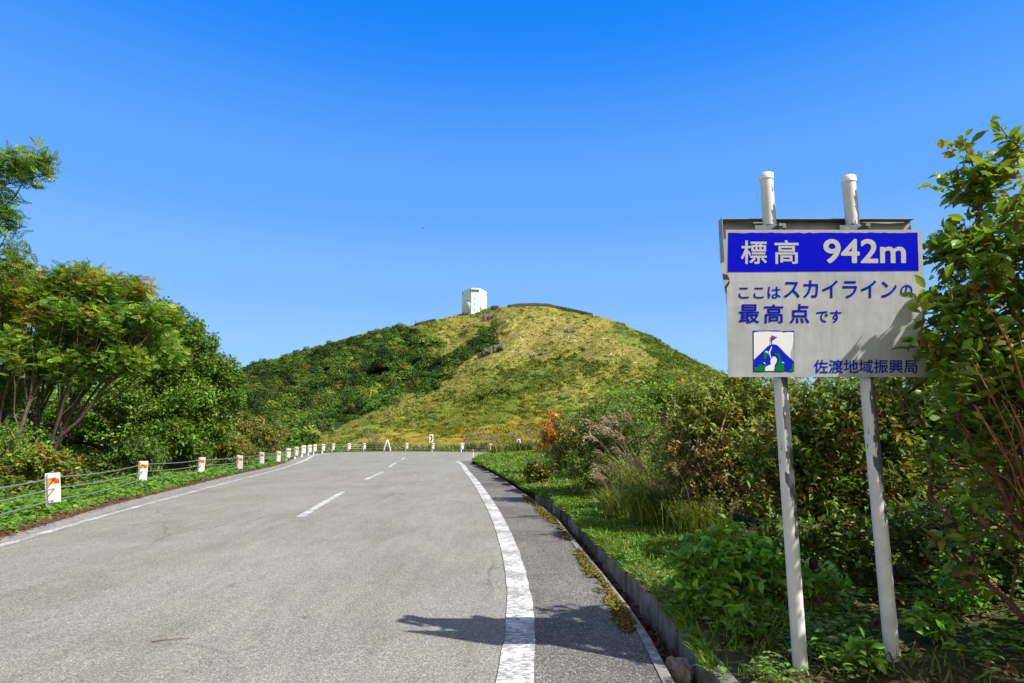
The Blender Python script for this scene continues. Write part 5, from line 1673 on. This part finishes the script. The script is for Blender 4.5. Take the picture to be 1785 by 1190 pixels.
LP = [(1.42, 5.1, 0.5, 0.15), (1.73, 5.1, 0.6, 0.19), (1.98, 5.1, 0.5, 0.22), (1.65, 5.0, 0.34, 0.24), (2.18, 5.1, 0.42, 0.18), (1.9, 5.0, 0.27, 0.2), (1.45, 5.0, 0.27, 0.14)]
plant('leafy_plant', 'fresh green knee-high plant between the gutter wall and the sign pole', 'plant', (1.8, 5.05, 0.15), LP, 52, tips=210, per=9, size=0.105, kind='ovate',
      pal=[(0.09, 0.20, 0.022), (0.07, 0.16, 0.02), (0.12, 0.24, 0.03)], bark='stem', spread=0.12, r_tip=0.0025, seg=0.15, droop=0.15, gain=2.1,
      bases=[(1.6, 5.05, .13), (1.8, 5.05, .15), (2.0, 5.05, .17), (1.5, 5.0, .12)])
for k, (x, y_, rr, lab) in enumerate([(2.32, 4.7, 0.24, 'low leafy plant between the two sign poles'), (2.05, 3.75, 0.10, 'small weed at the foot of the first sign pole'), (2.62, 4.0, 0.14, 'small weed at the foot of the second sign pole'),
                                     (3.0, 4.3, 0.22, 'low dark plant between the second pole and the tall shrub'), (1.55, 4.35, 0.13, 'small fern-like weed leaning over the block wall')]):
    zb = float(bank_z(np.array([x]), np.array([y_]))[0])
    lob = [(x+dx*rr, y_+dy*rr, zb+rr*(0.9+dz), rr*s_) for dx, dy, dz, s_ in ((-.6, 0, 0, .6), (.6, .1, -.2, .6), (0, -.3, .3, .6), (.05, .4, .1, .6))]
    plant('leafy_plant', lab, 'plant', (x, y_, zb), lob, 53+k, tips=26, per=7, size=0.085, kind='ovate', pal=[(0.085, 0.18, 0.02), (0.065, 0.14, 0.018), (0.11, 0.21, 0.025)], bark='stem', spread=0.08, r_tip=0.002, seg=0.1, droop=0.1, gain=2.0)

# ------------------------------------------------------------------ bird far up in the sky
V, F = blob_rock(2, [(0, 0, 0, 0.16, 0.05, 0.05), (0.15, 0, 0.015, 0.05, 0.04, 0.04)], None)
mb = MB()
mb.add(V, F)
for s_ in (1, -1):
    mb.add([(0.09, 0.03*s_, 0.02), (-0.06, 0.03*s_, 0.02), (-0.03, 0.2*s_, 0.09), (0.07, 0.2*s_, 0.09), (-0.1, 0.42*s_, 0.03), (-0.04, 0.42*s_, 0.03)], [[0, 1, 2, 3], [3, 2, 4, 5]])
mb.add([(-0.13, 0.03, 0), (-0.13, -0.03, 0), (-0.27, -0.06, 0), (-0.27, 0.06, 0)], [[0, 1, 2, 3]])
o = mb.obj('bird', M['bird'])
o.location = (-14.2, 92, 34.2)
o.rotation_euler = (0.5, 0.2, 1.2)
tag(o, 'tiny dark bird flying alone in the blue sky', 'bird')
